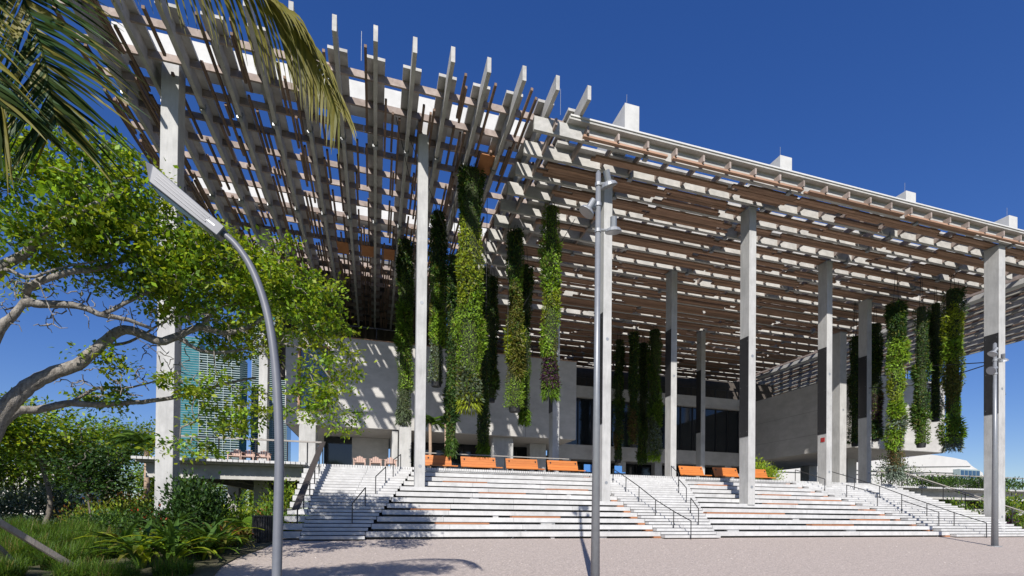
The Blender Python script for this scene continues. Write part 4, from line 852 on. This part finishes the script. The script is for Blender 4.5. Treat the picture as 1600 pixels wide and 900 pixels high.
def small_palm(x,y,z,h,label,keys,n,seed,r=.12,sc=1.,grp='small palms'):
    q = random.Random(seed); t = thing('palm',label,'palm tree',(x,y,z),grp)
    if h > .3: MB().tube([(x,y,z-.05),(x+.05,y,z+h*.5),(x,y,z+h)],[r*1.15,r,r*.9],9).build('trunk',bark_p,t,smooth=True)
    for i in range(n):
        o = bpy.data.objects.new('frond',pf[q.choice(keys)]); COL.objects.link(o); o.parent = t; o.location = (0,0,h); o.rotation_euler = (q.uniform(-.55,.5),0,i*2.4+q.uniform(-.3,.3)); s_ = sc*q.uniform(.8,1.1); o.scale = (s_,)*3
small_palm(3.95,36.5,DECK,3.9,'left slim palm on the terrace under the narrow hanging garden','ab',16,1,sc=.75)
small_palm(5.1,36.2,DECK,3.9,'right slim palm on the terrace under the narrow hanging garden','ab',16,2,sc=.75)
small_palm(-5.4,24.2,0,.2,'small bushy palm by the litter bin','ab',22,3,sc=1.0)
small_palm(-4.6,25.4,0,.25,'dark small palm behind the litter bin','b',16,4,sc=.9)
small_palm(-37,55,0,6.5,'palm trunk rising behind the silvery shrub, left one','cd',18,5,.35)
small_palm(-34.5,57,0,6.8,'palm trunk rising behind the silvery shrub, right one','cd',18,6,.35)
small_palm(-19.5,50,0,7.0,'palm with spreading fronds left of the garden column','cd',22,7,.22)
small_palm(-43,60,0,3.5,'short thick palm with timber braces at the far left','cd',14,8,.4)
for a,b,l in [((-7.6,16.3,-.72),(-9.25,14.1,1.5),'long grey timber stake bracing the tree, foremost'),((-9.9,17.4,-.55),(-9.35,14.3,1.2),'shorter darker timber stake bracing the tree'),((-10.2,12.4,-.95),(-9.3,13.8,1.2),'hidden timber stake on the far left of the tree')][:2]:
    o = MB().beam(a,b,.17,.13).build('timber_stake', stake_m, bevel=.008); tag(o,l,'stake','timber stakes bracing the tree')
# litter bin
t = thing('litter_bin','dark round litter bin with vertical ribs beside the lowest steps','litter bin',(-4.45,22.0,gz(22)))
MB().tube([(-4.45,22.0,gz(22)),(-4.45,22.0,1.0)],.33,20).build('liner', plastic, t)
for i in range(26):
    a = i/26*2*math.pi; MB().tube([(-4.45+.36*math.cos(a),22+.36*math.sin(a),gz(22)+.02),(-4.45+.36*math.cos(a),22+.36*math.sin(a),1.0)],.02,5).build('rib', bronze, t)
MB().tube([(-4.45,22,1.0),(-4.45,22,1.06)],.4,20).build('lid', bronze, t)
# ------------------------------------------------------------------ far buildings
def tower(label, x0, x1, xs_, y, z1, z2, seed):
    t = thing('glass_tower', label, 'tower', ((x0+x1)/2,y,0), 'turquoise glass towers on the skyline')
    if xs_ > x0: MB().box(x0,xs_,y,y+45,0,z1).build('glass_shaft', tower_g, t)
    MB().box(xs_+.2,x1,y+3,y+45,0,z2).build('glass_wing', tower_g, t)
    s_ = MB(); z = 6
    while z < z2: s_.box(xs_+.3,x1+1.2,y-.6,y+3.5,z,z+.9); z += 3.15
    s_.build('balcony_slabs', tower_s, t, kind='stuff')
    s2 = MB(); z = 6
    while z < z1 and xs_ > x0: s2.box(x0-.3,xs_,y-.25,y+.2,z,z+.4); z += 3.15
    if s2.v: s2.build('floor_lines', tower_s, t, kind='stuff')
    for i in range(5): MB().box(xs_+.3+(x1-xs_)*i/5,xs_+.8+(x1-xs_)*i/5,y-.55,y+3.4,0,z2+.5).build('party_wall', tower_s, t)
    MB().box(xs_+5,x1-8,y+8,y+20,z2,z2+9).build('plant_room', tower_g, t)
tower('turquoise balconied tower seen through the tree left of the lamp post',-256,-181,-229.6,738,236,220,1)
tower('turquoise balconied tower behind the lamp post and the corner column',-184,-134,-184.1,820,300,300,2)
t = thing('apartment_block','far pale apartment block low behind the left trees','building',(-104,185,0))
MB().box(-120,-97,185,215,0,15.5).build('facade', bld_f, t)
wn = MB()
for i in range(10):
    for k in range(5): wn.box(-119.3+i*2.25,-118+i*2.25,184.9,184.99,1.5+k*3,3.2+k*3)
wn.build('windows', glass, t, kind='stuff')
MB().box(-110,-98,190,205,16.5,20).build('roof_block', bld_f, t)
t = thing('arched_building','white building with curved roof far behind the right terrace','building',(160,113,0))
prof = [(112,3),(112,16.3),(132.6,18.1),(162.2,20.5),(168,21.5),(174,22.2),(184,21.6),(190.4,20.9),(193,19.2),(198.4,17.0),(198.4,3)]
b_ = MB(); n_ = len(prof); b_.v = [(x,113,z) for x,z in prof]+[(x,150,z) for x,z in prof]; b_.f = [tuple(range(n_)),tuple(range(n_,2*n_))[::-1]]+[(i,(i+1)%n_,n_+(i+1)%n_,n_+i) for i in range(n_)]; b_.mi = [0]*(n_+2); b_.build('shell', bld_w, t)
for z0,z1 in [((112,14.5),(196,15.2)),((150,17.2),(192,19.0)),((130,15.8),(192,16.6))]: MB().beam((z0[0],112.9,z0[1]),(z1[0],112.9,z1[1]),.3,.18).build('seam', conc_dark, t)
MB().box(184,193.5,111,112.95,14.4,17.7).build('window_bay', tower_s, t)
for i in range(5): MB().box(184.3+i*1.85,185.8+i*1.85,110.9,110.99,14.8,17.3).build('pane', glass_b, t)
t = thing('hangar_end','small pale low building at the right end of the white one','building',(205,113,0)); MB().box(198.6,204,115,130,0,16.6).build('wall', bld_w, t); MB().box(200,203,114.9,114.99,14.5,15.8).build('pane', glass_b, t)
